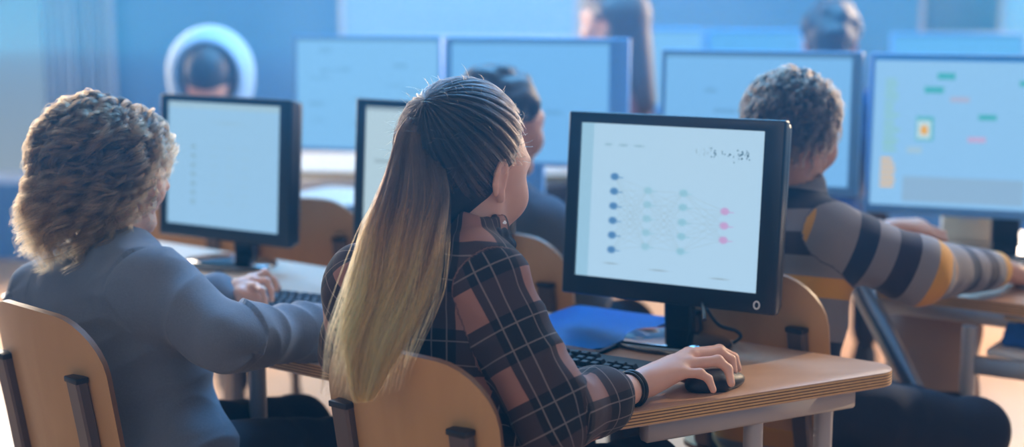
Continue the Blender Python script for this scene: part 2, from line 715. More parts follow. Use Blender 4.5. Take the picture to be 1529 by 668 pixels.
def hand_prims(B, W, mcps, fingers, thumb, s=1.0, wr=.023):
    """W wrist; mcps 4 knuckles index..little; fingers [[pip, dip, tip]]; thumb [cmc, mcp, ip, tip]"""
    for i, m in enumerate(mcps):
        w0 = W + (m - W) * .18
        B.cap(w0, m, .016 * s, (.0125 if i < 3 else .011) * s, .014)
        f = fingers[i]
        k = 1.0 if i < 3 else .88
        B.chain([m, f[0], f[1], f[2]], [.0105 * s * k, .0088 * s * k, .0078 * s * k, .0066 * s * k], .004)
        B.ell(f[0], np.array([.0095, .0095, .0095]) * s * k, None, .004)
    mid = (mcps[0] + mcps[3]) / 2
    B.cap(W + (mid - W) * .3, W + (mid - W) * .8, .018 * s, .016 * s, .02)
    B.chain([W, thumb[0], thumb[1], thumb[2], thumb[3]], [.018 * s, .0165 * s, .0115 * s, .0095 * s, .0075 * s], .010)


def curl_hand(W, d, nrm, side, s=1.0, curl=0.5, spread=0.10):
    """relaxed hand from wrist W pointing along d, back of the hand facing nrm; side=+1 thumb on +x of cross(d,nrm)"""
    d = d / np.linalg.norm(d)
    nrm = nrm - d * (nrm @ d); nrm = nrm / np.linalg.norm(nrm)
    x = np.cross(d, nrm) * side
    lens = [(.044, .026, .021), (.048, .030, .022), (.045, .028, .021), (.036, .021, .019)]
    off = [.028, .009, -.010, -.028]
    ml = [.086, .088, .083, .076]
    mc, fi = [], []
    for i in range(4):
        m = W + (d * ml[i] + x * off[i] - nrm * (.004 * abs(i - 1))) * s
        mc.append(m)
        a = curl * (.5 + .1 * i); cur = m; row = []
        yaw = spread * (1.2 - i)
        for q, l in enumerate(lens[i]):
            dd = d * math.cos(a) - nrm * math.sin(a) + x * yaw
            dd = dd / np.linalg.norm(dd)
            cur = cur + dd * l * s
            row.append(cur)
            a += curl * (1.0 if q == 0 else .7)
        fi.append(row)
    th = [W + (d * .022 + x * .020 - nrm * .008) * s, W + (d * .052 + x * .042 - nrm * .016) * s,
          W + (d * .080 + x * .050 - nrm * .024) * s, W + (d * .104 + x * .048 - nrm * .032) * s]
    return mc, fi, th


def torso_basis(P, N, SL, SR):
    up = N - P; up = up / np.linalg.norm(up)
    r = SR - SL; r = r - up * (r @ up); r = r / np.linalg.norm(r)
    f = np.cross(up, r)
    return np.stack([r, f, up], 1)


def torso_prims(B, P, N, SL, SR, g, wide=1.0, k=.04):
    """g = growth added for clothing"""
    R = torso_basis(P, N, SL, SR)
    up = R[:, 2]; f = R[:, 1]
    Lt = np.linalg.norm(N - P)
    mid = (SL + SR) / 2
    half = np.linalg.norm(SR - SL) / 2
    B.ell(P + up * .01, (.135 * wide + g, .100 + g, .10 + g), R, k)
    B.ell(P + up * Lt * .34 + (mid - P) * .02, (.118 * wide + g, .084 + g, .13 + g), R, k)
    B.ell(P + (mid - P) * .78 + f * .004, (half * .92 + g, .090 + g, .15 + g), R, k)
    for S in (SL, SR):
        B.cap(N - up * .005, S, .040 + g, .042 + g, k)
        B.cap(P + (mid - P) * .55 + (S - mid) * .5, S - up * .05, .06 + g, .045 + g, k)
    return R


def legs_prims(B, hips, knees, ankles, g, ff):
    for h, kn, a in zip(hips, knees, ankles):
        B.cap(h, kn, .074 + g, .054 + g, .03)
        B.cap(kn, a, .052 + g, .036 + g, .02)


def foot_shape(parent, a, f, mat):
    B = Blob(.006)
    z = 0.045
    B.cap(np.array([a[0], a[1], z]) - f * .03, np.array([a[0], a[1], z - .008]) + f * .12, .042, .036, .02)
    B.cap(a, np.array([a[0], a[1], z]), .04, .044, .02)
    return link_mesh('shoe', B.mesh('shoe'), mat, parent)


def local_parent(root):
    """meshes are built in world space; parent with the inverse so the Empty can sit at the base"""
    bpy.context.view_layer.update()
    inv = root.matrix_world.inverted()
    return inv


def adopt(o, root):
    o.parent = root
    o.matrix_parent_inverse = root.matrix_world.inverted() if root.parent is None else Matrix.Identity(4)


def strands(name, curves, radius, mat, root, tone=None):
    """curves: array (n, k, 3)"""
    curves = np.asarray(curves, np.float32)
    n, k, _ = curves.shape
    hc = bpy.data.hair_curves.new(name)
    hc.add_curves([k] * n)
    hc.attributes['position'].data.foreach_set('vector', curves.ravel())
    ra = hc.attributes.new('radius', 'FLOAT', 'POINT')
    prof = np.concatenate([np.linspace(.8, 1, k // 2), np.linspace(1, .25, k - k // 2)])
    ra.data.foreach_set('value', (np.tile(prof, n) * radius).astype(np.float32))
    if tone is not None:
        ta = hc.attributes.new('tone', 'FLOAT', 'CURVE')
        ta.data.foreach_set('value', np.asarray(tone, np.float32))
    hc.materials.append(mat)
    o = bpy.data.objects.new(name, hc)
    COL.objects.link(o)
    adopt(o, root)
    return o


def base_empty(name, P, yaw, label, cat='person'):
    o = thing(name, (float(P[0]), float(P[1]), 0), yaw, label, cat)
    bpy.context.view_layer.update()
    return o


# ------------------------------------------------------------------ the room
def struct(name, bm, mats, smooth=False):
    o = obj(name, bm, mats, None, smooth)
    o['kind'] = 'structure'
    return o


BACK = 7.6
bm = bmesh.new(); add_box(bm, (0.5, 3.2, -0.03), (8.4, 9.4, 0.06)); struct('floor', bm, M['floor'])
bm = bmesh.new()
add_box(bm, (1.30, BACK + .06, 1.5), (6.7, .12, 3.0))
add_box(bm, (-2.85, BACK + .06, 0.2), (1.6, .12, 0.4))
struct('wall_back', bm, M['wall'])
bm = bmesh.new(); add_box(bm, (-3.66, 5.9, 1.5), (.12, 3.4, 3.0)); struct('wall_left', bm, M['wall'])
bm = bmesh.new(); add_box(bm, (1.30, BACK - .012, .05), (6.6, .024, .10), bevel=.004); struct('baseboard_back', bm, M['white_frame'])
bm = bmesh.new()
for x in (-3.56, -2.87, -2.09):
    add_box(bm, (x, BACK + .05, 1.7), (.06, .06, 2.6))
for z in (.42, 2.97):
    add_box(bm, (-2.82, BACK + .05, z), (1.54, .062, .06))
win = struct('window_1', bm, M['white_frame'])
t = NT('clear window glass')
t.p.inputs['Base Color'].default_value = (.93, .97, 1, 1)
t.p.inputs['Transmission Weight'].default_value = 1.0
t.p.inputs['Roughness'].default_value = 0.02
t.p.inputs['IOR'].default_value = 1.02
bm = bmesh.new(); add_box(bm, (-2.82, BACK + .05, 1.7), (1.48, .006, 2.5))
g = obj('pane', bm, t.m, None, False); g.parent = win; g['kind'] = 'structure'

# curtain beside the window: pleated cloth with its rail
bm = bmesh.new()
cols = []
for i in range(61):
    x = -2.37 + .36 * i / 60
    y = BACK - .10 + .025 * math.sin(i * .95) + .006 * math.sin(i * 2.3)
    cols.append([bm.verts.new((x, y + .004 * math.sin(z * 3), .25 + z * .25)) for z in range(12)])
for a, b in zip(cols, cols[1:]):
    for k in range(11):
        bm.faces.new((a[k], b[k], b[k + 1], a[k + 1]))
bmesh.ops.solidify(bm, geom=bm.faces[:], thickness=.003)
cu = obj('curtain', bm, M['curtain'])
tag(cu, 'pale pleated curtain hanging at the right edge of the tall window', 'curtain')

# whiteboard on the back wall
wa = at(512, 58, 7.66); wb = at(862, 58, 7.66)
cx, wd = (wa[0] + wb[0]) / 2, wb[0] - wa[0]
t_ = thing('whiteboard', (cx, BACK - .002, wa[2]), 0, 'wide pale whiteboard fixed to the blue grey back wall', 'whiteboard')
bm = bmesh.new(); add_box(bm, (0, -.014, .6), (wd - .03, .016, 1.17), bevel=.002); obj('board', bm, M['wall_white'], t_)
for x in (-wd / 2 + .01, wd / 2 - .01):
    bm = bmesh.new(); add_box(bm, (x, -.016, .6), (.02, .03, 1.2), bevel=.003)
    obj('side_frame', bm, M['curtain'], t_)
bm = bmesh.new(); add_box(bm, (0, -.016, .008), (wd - .04, .03, .016), bevel=.003); obj('bottom_frame', bm, M['curtain'], t_)

# beige pilaster strip beside the whiteboard
a = at(872, 30, 7.6)
bm = bmesh.new(); add_box(bm, (a[0], BACK - .02, 1.5), (.075, .04, 2.8), bevel=.004); struct('trim_1', bm, plain('beige painted wood', rgb(176, 176, 168), .6))

# grey notice board upper right
a = at(1362, 52, 7.66); b = at(1482, 52, 7.66)
t_ = thing('notice_board', ((a[0] + b[0]) / 2, BACK - .002, a[2]), 0, 'dark grey felt notice board on the back wall at the upper right', 'notice board')
w_ = b[0] - a[0]
bm = bmesh.new(); add_box(bm, (0, -.012, .35), (w_ - .04, .018, .66)); obj('felt', bm, plain('grey felt', rgb(92, 110, 128), .95), t_)
for x in (-w_ / 2 + .01, w_ / 2 - .01):
    bm = bmesh.new(); add_box(bm, (x, -.016, .35), (.02, .032, .70), bevel=.003)
    obj('side_rail', bm, M['desk_metal'], t_)
bm = bmesh.new()
add_box(bm, (0, -.016, .01), (w_ - .04, .032, .02), bevel=.003); obj('bottom_rail', bm, M['desk_metal'], t_)
# white panel poster at the right edge
a = at(1488, 90, 7.62); b = at(1580, 90, 7.62)
bm = bmesh.new(); add_box(bm, ((a[0] + b[0]) / 2, BACK - .012, a[2] + .5), (b[0] - a[0], .018, 1.0), bevel=.002)
tag(obj('wall_panel', bm, M['wall_white']), 'pale upright panel on the back wall at the right edge of the view', 'panel')

# low cupboard along the back wall
t_ = thing('cupboard', (-.55, 7.20, 0), 0, 'low brown grey cupboard standing against the back wall', 'cupboard')
CW = plain('brown grey cupboard board', rgb(142, 126, 120), .55)
bm = bmesh.new(); add_box(bm, (0, 0, .38), (2.6, .42, .66), bevel=.004); obj('carcass', bm, CW, t_)
bm = bmesh.new(); add_box(bm, (0, -.01, .725), (2.64, .46, .03), bevel=.004); obj('top', bm, CW, t_)
bm = bmesh.new(); add_box(bm, (0, 0, .025), (2.5, .36, .05)); obj('plinth', bm, M['dark_cloth'], t_)
for i in range(4):
    bm = bmesh.new(); add_box(bm, (-.975 + .65 * i, -.219, .38), (.63, .018, .63), bevel=.003)
    d_ = obj('door', bm, CW, t_)
    bm = bmesh.new(); sweep(bm, [(-.975 + .65 * i + .24, -.23, .50), (-.975 + .65 * i + .24, -.25, .50), (-.975 + .65 * i + .24, -.25, .60), (-.975 + .65 * i + .24, -.23, .60)], .005, 8)
    obj('handle', bm, M['steel'], d_)
# ------------------------------------------------------------------ furniture
DESK = 0.76


def plate(bm, W, z0, z1, rt, rb, thick, fn, nx=22, nz=18, mat=0, mat_edge=1, crown=0.0):
    """rounded plate in (x,z) mapped to space by fn(x,z) -> (pos, normal)"""
    def half(z):
        w = W
        if z > z1 - rt:
            q = z - (z1 - rt); w = W - rt + math.sqrt(max(rt * rt - q * q, 0))
        if z < z0 + rb:
            q = (z0 + rb) - z; w = min(w, W - rb + math.sqrt(max(rb * rb - q * q, 0)))
        return w
    zs = [z0 + (z1 - z0) * (0.5 - 0.5 * math.cos(math.pi * j / nz)) for j in range(nz + 1)]
    A, Bk = [], []
    for z in zs:
        ra, rb_ = [], []
        for i in range(nx + 1):
            s_ = -1 + 2 * i / nx
            x = half(z) * s_
            zz = z + crown * (1 - (x / W) ** 2) * ((z - z0) / (z1 - z0))
            p, n = fn(x, zz)
            p = Vector(p); n = Vector(n).normalized()
            ra.append(bm.verts.new(p + n * thick / 2)); rb_.append(bm.verts.new(p - n * thick / 2))
        A.append(ra); Bk.append(rb_)
    for j in range(nz):
        for i in range(nx):
            f = bm.faces.new((A[j][i], A[j][i + 1], A[j + 1][i + 1], A[j + 1][i])); f.material_index = mat
            f = bm.faces.new((Bk[j][i], Bk[j + 1][i], Bk[j + 1][i + 1], Bk[j][i + 1])); f.material_index = mat
    rim = [(0, i) for i in range(nx + 1)] + [(j, nx) for j in range(1, nz + 1)] + [(nz, i) for i in range(nx - 1, -1, -1)] + [(j, 0) for j in range(nz - 1, 0, -1)]
    for (a, b), (c, d) in zip(rim, rim[1:] + rim[:1]):
        f = bm.faces.new((A[a][b], Bk[a][b], Bk[c][d], A[c][d])); f.material_index = mat_edge
    return bm


SEAT = 0.50


def make_chair(label):
    t = thing('school_chair', (0, 0, 0), 0, label, 'chair', None)

    def back(x, z):
        y = -.19 + 1.1 * x * x - (z - .60) * .16
        return (x, y, z), (2.2 * x * -1, 1, .16)
    bm = bmesh.new(); plate(bm, .168, .585, .885, .085, .05, .0115, back, 26, 20, crown=.015)
    obj('backrest', bm, [M['chair_ply'], M['chair_edge']], t, sharp=60)

    def seat(x, y):
        z = SEAT + .35 * x * x - .012
        if y > .10:
            z -= 1.8 * (y - .10) ** 2
        if y < -.12:
            z += 2.0 * (y + .12) ** 2
        return (x, y, z), (-.7 * x, 3.6 * max(y - .1, 0) - 4 * max(-.12 - y, 0), 1)
    bm = bmesh.new(); plate(bm, .19, -.18, .20, .06, .06, .0115, seat, 20, 18)
    obj('seat', bm, [M['chair_ply'], M['chair_edge']], t, sharp=60)
    for s in (-1, 1):
        x = s * .118
        bm = bmesh.new()
        sweep(bm, [(x, -.2205, .79), (x, -.205, .70), (x, -.190, .60), (x, -.172, .52), (x, -.13, .474)], .01, flat=(.036, .022), up=(0, 1, .1))
        u = obj('upright', bm, M['chair_steel'], t, sharp=30)
        bm = bmesh.new(); add_box(bm, (x, -.2212, .7935), (.038, .024, .010), bevel=.002)
        obj('end_cap', bm, M['black_cap'], u)
        for fy, fy2 in ((.13, .20), (-.13, -.22)):
            bm = bmesh.new()
            sweep(bm, [(x, fy, .474), (x + s * .02, fy + (fy2 - fy) * .15, .44), (x + s * .06, fy2, .012)], .0125, 12)
            l = obj('leg', bm, M['chair_steel'], t)
            bm = bmesh.new(); sweep(bm, [(x + s * .059, fy2, .03), (x + s * .06, fy2, 0)], .0155, 12)
            obj('foot_cap', bm, M['black_cap'], l)
        bm = bmesh.new(); sweep(bm, [(x, -.14, .474), (x, .14, .474)], .0125, 12)
        obj('side_rail', bm, M['chair_steel'], t)
    bm = bmesh.new(); sweep(bm, [(-.118, .0, .474), (.118, .0, .474)], .011, 12)
    obj('cross_rail', bm, M['chair_steel'], t)
    return t


chair0 = None


def place_chair(back_xy, yaw, label, dz=0.0):
    """back_xy: where the middle of the backrest stands"""
    global chair0
    r, f = yawvec(yaw)
    if chair0 is None:
        chair0 = make_chair(label); c = chair0
    else:
        c = copy_tree(chair0)
    c.location = (back_xy[0] + f[0] * .22, back_xy[1] + f[1] * .22, dz)
    c.rotation_euler = (0, 0, -math.radians(yaw))
    c['label'] = label
    return c


GIRL_CHAIR = at(596, 515, 2.17); BOY_CHAIR = at(54, 452, 2.46); STR_CHAIR = at(1112, 398, 2.80)
place_chair(GIRL_CHAIR, 38, 'plywood school chair the ponytailed girl in plaid sits on')
place_chair(BOY_CHAIR, 43, 'plywood school chair under the curly haired child in blue grey shirt')
place_chair(STR_CHAIR, 42, 'plywood school chair carrying the child in the striped knit')
place_chair(at(752, 350, 3.21), 40, 'plywood school chair behind the plaid girl, used by the dark haired child in grey')
place_chair(at(440, 318, 3.72), 12, 'empty plywood school chair seen between the two screens behind the curly haired child')
place_chair(at(258, 318, 4.05), 20, 'empty plywood school chair half hidden under the screen of the curly haired child')


def make_desk(outline, name, label, top, zt, rails, legs, crossbars=(), radius=.05, ply_edge=True):
    P = np.array(outline)
    c = P.mean(0)
    t = thing(name, (c[0], c[1], 0), 0, label, 'desk')
    loc = [(p[0] - c[0], p[1] - c[1]) for p in outline]
    bm = bmesh.new()
    prism(bm, rounded(loc, radius, 10), zt - .026, zt, 0, 1, bevel=.0015)
    obj('desk_top', bm, [M[top], M['desk_ply']], t, sharp=30)
    for a, b in rails:
        a = np.array([a[0] - c[0], a[1] - c[1], zt - .026 - .021]); b = np.array([b[0] - c[0], b[1] - c[1], zt - .026 - .021])
        bm = bmesh.new(); sweep(bm, [a, b], .02, flat=(.028, .040), up=(0, 0, 1))
        obj('apron_rail', bm, M['desk_metal'], t, sharp=30)
    for x, y in legs:
        bm = bmesh.new(); sweep(bm, [(x - c[0], y - c[1], zt - .06), (x - c[0], y - c[1], .012)], .017, 16)
        l = obj('leg', bm, M['desk_metal'], t)
        bm = bmesh.new(); sweep(bm, [(x - c[0], y - c[1], .03), (x - c[0], y - c[1], 0)], .020, 16)
        obj('foot_cap', bm, M['black_cap'], l)
    for a, b in crossbars:
        bm = bmesh.new(); sweep(bm, [(a[0] - c[0], a[1] - c[1], a[2]), (b[0] - c[0], b[1] - c[1], b[2])], .016, flat=(.02, .04), up=(0, 0, 1))
        obj('crossbar', bm, M['desk_metal'], t, sharp=30)
    return t


# the girl's desk: FR, FL, NL, NR
FR = np.array([.712, 2.522]); NR = np.array([.120, 2.215])
DL = np.array([-.015, 3.03]); NL = np.array([-.160, 2.475]); QL = np.array([.0, 2.345])
def mixp(a, b, k): return a + (b - a) * k
ra = np.array([.215, 2.31]); rb = np.array([.595, 2.512])
make_desk([tuple(FR), tuple(DL), tuple(NL), tuple(QL), tuple(NR)], 'school_desk',
          'light wooden desk with layered plywood edge under the black screen with the diagram', 'desk_top', DESK,
          [(ra, rb), (rb + np.array([-.03, .03]), np.array([.08, 2.92])), (np.array([.03, 2.88]), np.array([.0, 2.44]))],
          [tuple(on(1128, 628, .70)[:2] + np.array([0, .02])), (.56, 2.56), (.06, 2.86), (.03, 2.44)], radius=[.045, .05, .03, .05, .075])

# the curly child's long desk, running behind the girl
BNR = np.array([-.19, 2.43]); BFR = np.array([-.005, 3.126])
u8 = np.array([-.8, .6])
BNL = BNR + u8 * 1.15; BFL = BFR + u8 * 1.30
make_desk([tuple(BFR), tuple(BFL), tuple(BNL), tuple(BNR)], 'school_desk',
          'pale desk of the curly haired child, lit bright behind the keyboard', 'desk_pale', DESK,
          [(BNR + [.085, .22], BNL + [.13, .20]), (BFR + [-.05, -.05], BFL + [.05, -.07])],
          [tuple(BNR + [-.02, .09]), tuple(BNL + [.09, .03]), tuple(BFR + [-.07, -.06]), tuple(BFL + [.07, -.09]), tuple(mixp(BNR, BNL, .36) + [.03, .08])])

# desk of the striped child at the right
a = on(1368, 436, DESK); b = on(1560, 459, DESK)
dr = (b - a)[:2] / np.linalg.norm((b - a)[:2]); df = np.array([-dr[1], dr[0]])
p0 = a[:2] - dr * .18; p1 = a[:2] + dr * 1.05
lg = on(1440, 452, DESK)[:2] + df * .05
D3 = make_desk([tuple(p1 + df * .95), tuple(p0 + df * .95), tuple(p0), tuple(p1)], 'school_desk',
          'dark edged desk of the child in the striped knit, on pale steel legs', 'desk_top', DESK,
          [(p0 + df * .06 + dr * .05, p1 + df * .06 - dr * .05), (p0 + df * .9 + dr * .05, p1 + df * .9 - dr * .05)],
          [tuple(lg), tuple(lg + df * .8), tuple(p1 + df * .06 - dr * .06), tuple(p1 + df * .88 - dr * .06)],
          [((*(lg), .615), (*(p1 + df * .06 - dr * .06), .615)), ((*(lg + df * .26), .615), (*(p1 + df * .32 - dr * .06), .615))])
PD1 = p1.copy()
bm = bmesh.new(); sweep(bm, [at(1284, 424, 3.27), at(1292, 442, 3.27), at(1330, 515, 3.27), at(1530, 930, 3.28)], .025, 14)
slant = obj('leg', bm, M['steel'], D3)
slant.matrix_parent_inverse = Matrix.Translation(-D3.location)

# two long tables behind
def long_table(c, yaw, L, D, label):
    r, f = yawvec(yaw)
    c = np.array(c)
    q = [c + r[:2] * L / 2 + f[:2] * D / 2, c - r[:2] * L / 2 + f[:2] * D / 2, c - r[:2] * L / 2 - f[:2] * D / 2, c + r[:2] * L / 2 - f[:2] * D / 2]
    i = [c + (p - c) * .93 for p in q]
    make_desk([tuple(p) for p in q], 'long_table', label, 'desk_pale', DESK, [(i[0], i[1]), (i[3], i[2])], [tuple(p) for p in i])


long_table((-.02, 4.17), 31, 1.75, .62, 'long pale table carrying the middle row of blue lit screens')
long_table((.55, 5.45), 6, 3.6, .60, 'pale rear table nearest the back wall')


# ------------------------------------------------------------------ screens
def ink(me, nx, ny, img):
    a = me.attributes.new('ink', 'FLOAT_COLOR', 'CORNER')
    v = np.clip(img / 255.0, 0, 1)
    v = np.where(v <= .04045, v / 12.92, ((v + .055) / 1.055) ** 2.4)
    v = np.concatenate([v, np.ones((ny, nx, 1))], 2).reshape(-1, 4)
    a.data.foreach_set('color', np.repeat(v, 4, axis=0).astype(np.float32).ravel())


def screen_mesh(w, h, nx, ny, img, tf):
    xs = np.linspace(-w / 2, w / 2, nx + 1); zs = np.linspace(h / 2, -h / 2, ny + 1)
    V = [tuple(tf @ Vector((x, 0, z))) for z in zs for x in xs]
    F = []
    for j in range(ny):
        for i in range(nx):
            p = j * (nx + 1) + i
            F.append((p, p + nx + 1, p + nx + 2, p + 1))
    me = bpy.data.meshes.new('screen')
    me.from_pydata(V, [], F)
    ink(me, nx, ny, img)
    return me


def grid(nx, ny):
    return np.meshgrid((np.arange(nx) + .5) / nx, (np.arange(ny) + .5) / ny)


def put(img, mask, col, a=1.0):
    m = np.clip(mask, 0, 1)[..., None] * a
    img[:] = img * (1 - m) + np.array(col, float) * m


def blob(U, V, u, v, ru, rv, soft=.5):
    d = np.sqrt(((U - u) / ru) ** 2 + ((V - v) / rv) ** 2)
    return np.clip((1 - d) / soft, 0, 1)


def line(U, V, u0, v0, u1, v1, w, asp=1.25):
    X, Y = U * asp, V
    ax, ay, bx, by = u0 * asp, v0, u1 * asp, v1
    L2 = (bx - ax) ** 2 + (by - ay) ** 2
    t = np.clip(((X - ax) * (bx - ax) + (Y - ay) * (by - ay)) / L2, 0, 1)
    d = np.hypot(X - ax - t * (bx - ax), Y - ay - t * (by - ay))
    return np.clip(1.5 - d / w, 0, 1)


def rect(U, V, u0, v0, u1, v1):
    return ((U > u0) & (U < u1) & (V > v0) & (V < v1)).astype(float)


def paint_net(nx, ny):
    U, V = grid(nx, ny)
    img = np.zeros((ny, nx, 3)); img[:] = (172, 210, 240)
    put(img, np.clip((.075 - U) / .01, 0, 1), (150, 196, 226))
    for k, (u0, u1) in enumerate(((.12, .19), (.20, .28), (.285, .37))):
        put(img, blob(U, V, (u0 + u1) / 2, .135, (u1 - u0) / 2, .013, .8), (128, 168, 190), .55)
    rs = random.Random(5)
    for k in range(46):
        u = rs.uniform(.64, .93); v = .155 + rs.gauss(0, .018) + .03 * (u - .78)
        dark = u > .72
        put(img, blob(U, V, u, v, rs.uniform(.003, .007), rs.uniform(.004, .009), .6), (40, 70, 92) if dark else (120, 150, 168), .8 if dark else .4)
    cols = [(.20, [.34, .435, .53, .625, .72, .815]), (.39, [.415, .505, .595, .685, .775]), (.585, [.415, .505, .60, .69, .785]), (.81, [.51, .60, .69])]
    for (ua, va), (ub, vb) in zip(cols, cols[1:]):
        for p in va:
            for q in vb:
                put(img, line(U, V, ua, p, ub, q, .0022), (150, 176, 190), .30)
    tint = [(76, 128, 182), (146, 196, 222), (140, 194, 220), (190, 158, 210)]
    for (u, vs), c in zip(cols, tint):
        for v in vs:
            put(img, blob(U, V, u, v, .030, .030, .5), c, .95)
            put(img, blob(U, V, u + .035, v + .004, .022, .006, .6), c, .6)
    for u, v, r in ((.2, .905, .06), (.47, .92, .07), (.80, .935, .07)):
        put(img, blob(U, V, u, v, r, .008, .8), (130, 150, 162), .6)
    return img


def paint_list(nx, ny):
    U, V = grid(nx, ny)
    img = np.zeros((ny, nx, 3)); img[:] = (148, 196, 236)
    put(img, rect(U, V, 0, 0, 1, .05), (158, 196, 220))
    for k in range(7):
        put(img, blob(U, V, .235, .36 + .075 * k, .03, .022, .5), (128, 166, 190), .75)
        for q in range(3):
            put(img, blob(U, V, .42 + .14 * q, .36 + .075 * k, .05, .009, .8), (150, 184, 204), .5)
    put(img, blob(U, V, .55, .16, .2, .012, .8), (146, 180, 200), .5)
    return img


def paint_page(base, seed, n=14):
    def f(nx, ny):
        U, V = grid(nx, ny)
        img = np.zeros((ny, nx, 3)); img[:] = base
        rs = random.Random(seed)
        for k in range(n):
            u, v = rs.uniform(.1, .9), rs.uniform(.1, .9)
            put(img, rect(U, V, u - rs.uniform(.02, .08), v - .012, u + rs.uniform(.02, .08), v + .012), tuple(c * .86 for c in base), .8)
        put(img, rect(U, V, .0, .0, 1, .03), tuple(c * .8 for c in base))
        return img
    return f


def paint_blocks(nx, ny):
    U, V = grid(nx, ny)
    img = np.zeros((ny, nx, 3)); img[:] = (140, 196, 246)
    put(img, rect(U, V, 0, 0, 1, .025), (40, 120, 200))
    W = .53

    def R(x0, y0, x1, y1, c, a=1.0):
        # picture position on the panel in fractions
        put(img, rect(U, V, x0 * .85, y0, x1 * .85, y1), c, a)
    R(.27, .10, .35, .14, (70, 176, 190)); R(.22, .19, .30, .235, (70, 176, 190))
    R(.33, .26, .41, .295, (168, 180, 214)); R(.41, .52, .49, .56, (190, 172, 216)); R(.15, .60, .22, .64, (160, 198, 226))
    R(.455, .37, .53, .41, (70, 176, 190))
    R(.62, .14, .72, .18, (70, 176, 190)); R(.66, .44, .74, .48, (190, 172, 216)); R(.80, .30, .88, .34, (168, 180, 214))
    R(.188, .39, .262, .555, (92, 184, 204)); R(.196, .42, .254, .545, (188, 222, 240))
    put(img, blob(U, V, .191, .485, .017, .040, .4), (232, 170, 40))
    rs = random.Random(3)
    for k in range(15):
        v = .14 + .034 * k
        R(.045, v, .045 + rs.uniform(.04, .07), v + .02, (140, 200, 196), .8)
    for k in range(6):
        v = .68 + .036 * k
        R(.042, v, .042 + rs.uniform(.04, .07), v + .022, (236, 190, 110), .9)
    R(.14, .80, .66, .97, (140, 178, 214), .9)
    R(.68, .80, .98, .97, (150, 190, 222), .9)
    return img


def monitor(name, C, yaw, tilt, w, h, bez, label, paint, res, zdesk=DESK, frame='bezel', depth=.045, base=(.122, .095), neck=.057, group=None, button=False, rear=None):
    """C centre of the lit picture; bez = left, right, top, bottom"""
    r, f = yawvec(yaw)
    back = .03
    B = np.array([C[0], C[1], 0]) + f * back
    t = thing(name, (B[0], B[1], zdesk), yaw, label, 'monitor', group)
    cz = C[2] - zdesk
    tf = Matrix.Translation((0, -back, cz)) @ Matrix.Rotation(-math.radians(tilt), 4, 'X')
    l, rr, tp, bt = bez
    # bezel ring
    bm = bmesh.new()
    ox0, ox1, oz0, oz1 = -w / 2 - l, w / 2 + rr, -h / 2 - bt, h / 2 + tp
    ix0, ix1, iz0, iz1 = -w / 2, w / 2, -h / 2, h / 2
    def loop(x0, x1, z0, z1, y): return [bm.verts.new((x0, y, z0)), bm.verts.new((x1, y, z0)), bm.verts.new((x1, y, z1)), bm.verts.new((x0, y, z1))]
    A = loop(ox0, ox1, oz0, oz1, -.008); I = loop(ix0, ix1, iz0, iz1, -.005); J = loop(ix0, ix1, iz0, iz1, .003); K = loop(ox0, ox1, oz0, oz1, .012)
    Jo = loop(ox0 + .004, ox1 - .004, oz0 + .004, oz1 - .004, .012)
    oe = []
    for i in range(4):
        j = (i + 1) % 4
        bm.faces.new((A[i], A[j], I[j], I[i])); bm.faces.new((I[i], I[j], J[j], J[i]))
        bm.faces.new((A[j], A[i], K[i], K[j])); bm.faces.new((K[j], K[i], Jo[i], Jo[j])); bm.faces.new((Jo[j], Jo[i], J[i], J[j]))
    bm.edges.ensure_lookup_table()
    es = [e for e in bm.edges if (e.verts[0] in A and e.verts[1] in A) or (e.verts[0] in A and e.verts[1] in K) or (e.verts[1] in A and e.verts[0] in K)]
    bmesh.ops.bevel(bm, geom=es, offset=.0045, segments=3, profile=.5, affect='EDGES')
    bmesh.ops.transform(bm, matrix=tf, verts=bm.verts[:])
    obj('bezel', bm, M[frame], t, sharp=35)
    # rear shell
    bm = bmesh.new()
    add_box(bm, ((ox0 + ox1) / 2, .012 + (depth - .012) / 2, (oz0 + oz1) / 2), (ox1 - ox0 - .006, depth - .012, oz1 - oz0 - .006), bevel=.012, seg=3)
    bmesh.ops.transform(bm, matrix=tf, verts=bm.verts[:])
    obj('rear_shell', bm, M[rear or frame], t, sharp=50)
    bm = bmesh.new()
    add_box(bm, (0, depth + .012, -.01), (.20, .03, .17), bevel=.01, seg=3)
    bmesh.ops.transform(bm, matrix=tf, verts=bm.verts[:])
    obj('stand_mount', bm, M[rear or frame], t, sharp=50)
    nx, ny = res
    sc = link_mesh('screen', screen_mesh(w, h, nx, ny, paint(nx, ny), tf @ Matrix.Translation((0, .001, 0))), M['screen'], t, smooth=False)
    # neck and base
    bm = bmesh.new()
    zt = cz - .02
    sweep(bm, [(0, depth + .03 - back, .010), (0, depth + .026 - back, .05), (0, depth + .020 - back, zt)], .02, flat=(neck, .026), up=(0, 1, .01))
    obj('neck', bm, M[rear or frame], t, sharp=30)
    bm = bmesh.new()
    R0 = base[0]
    lathe(bm, [(0, 0), (R0 * .96, 0), (R0, .003), (R0, .006), (R0 * .97, .010), (R0 * .7, .014), (R0 * .3, .019), (0, .020)], 40, (1, base[1] / base[0]))
    bmesh.ops.translate(bm, verts=bm.verts[:], vec=(0, -.012, 0))
    obj('base', bm, M['gloss'], t, sharp=50)
    if button:
        bm = bmesh.new()
        c = tf @ Vector((w / 2 + rr * .10, -.0078, -h / 2 - bt * .56))
        pts = [c + tf.to_3x3() @ Vector((.0052 * math.cos(a), -.0006, .0068 * math.sin(a))) for a in np.linspace(0, 2 * math.pi, 20, endpoint=False)]
        sweep(bm, pts, .0013, 8, closed=True)
        obj('power_button', bm, M['white_ring'], t)
    return t


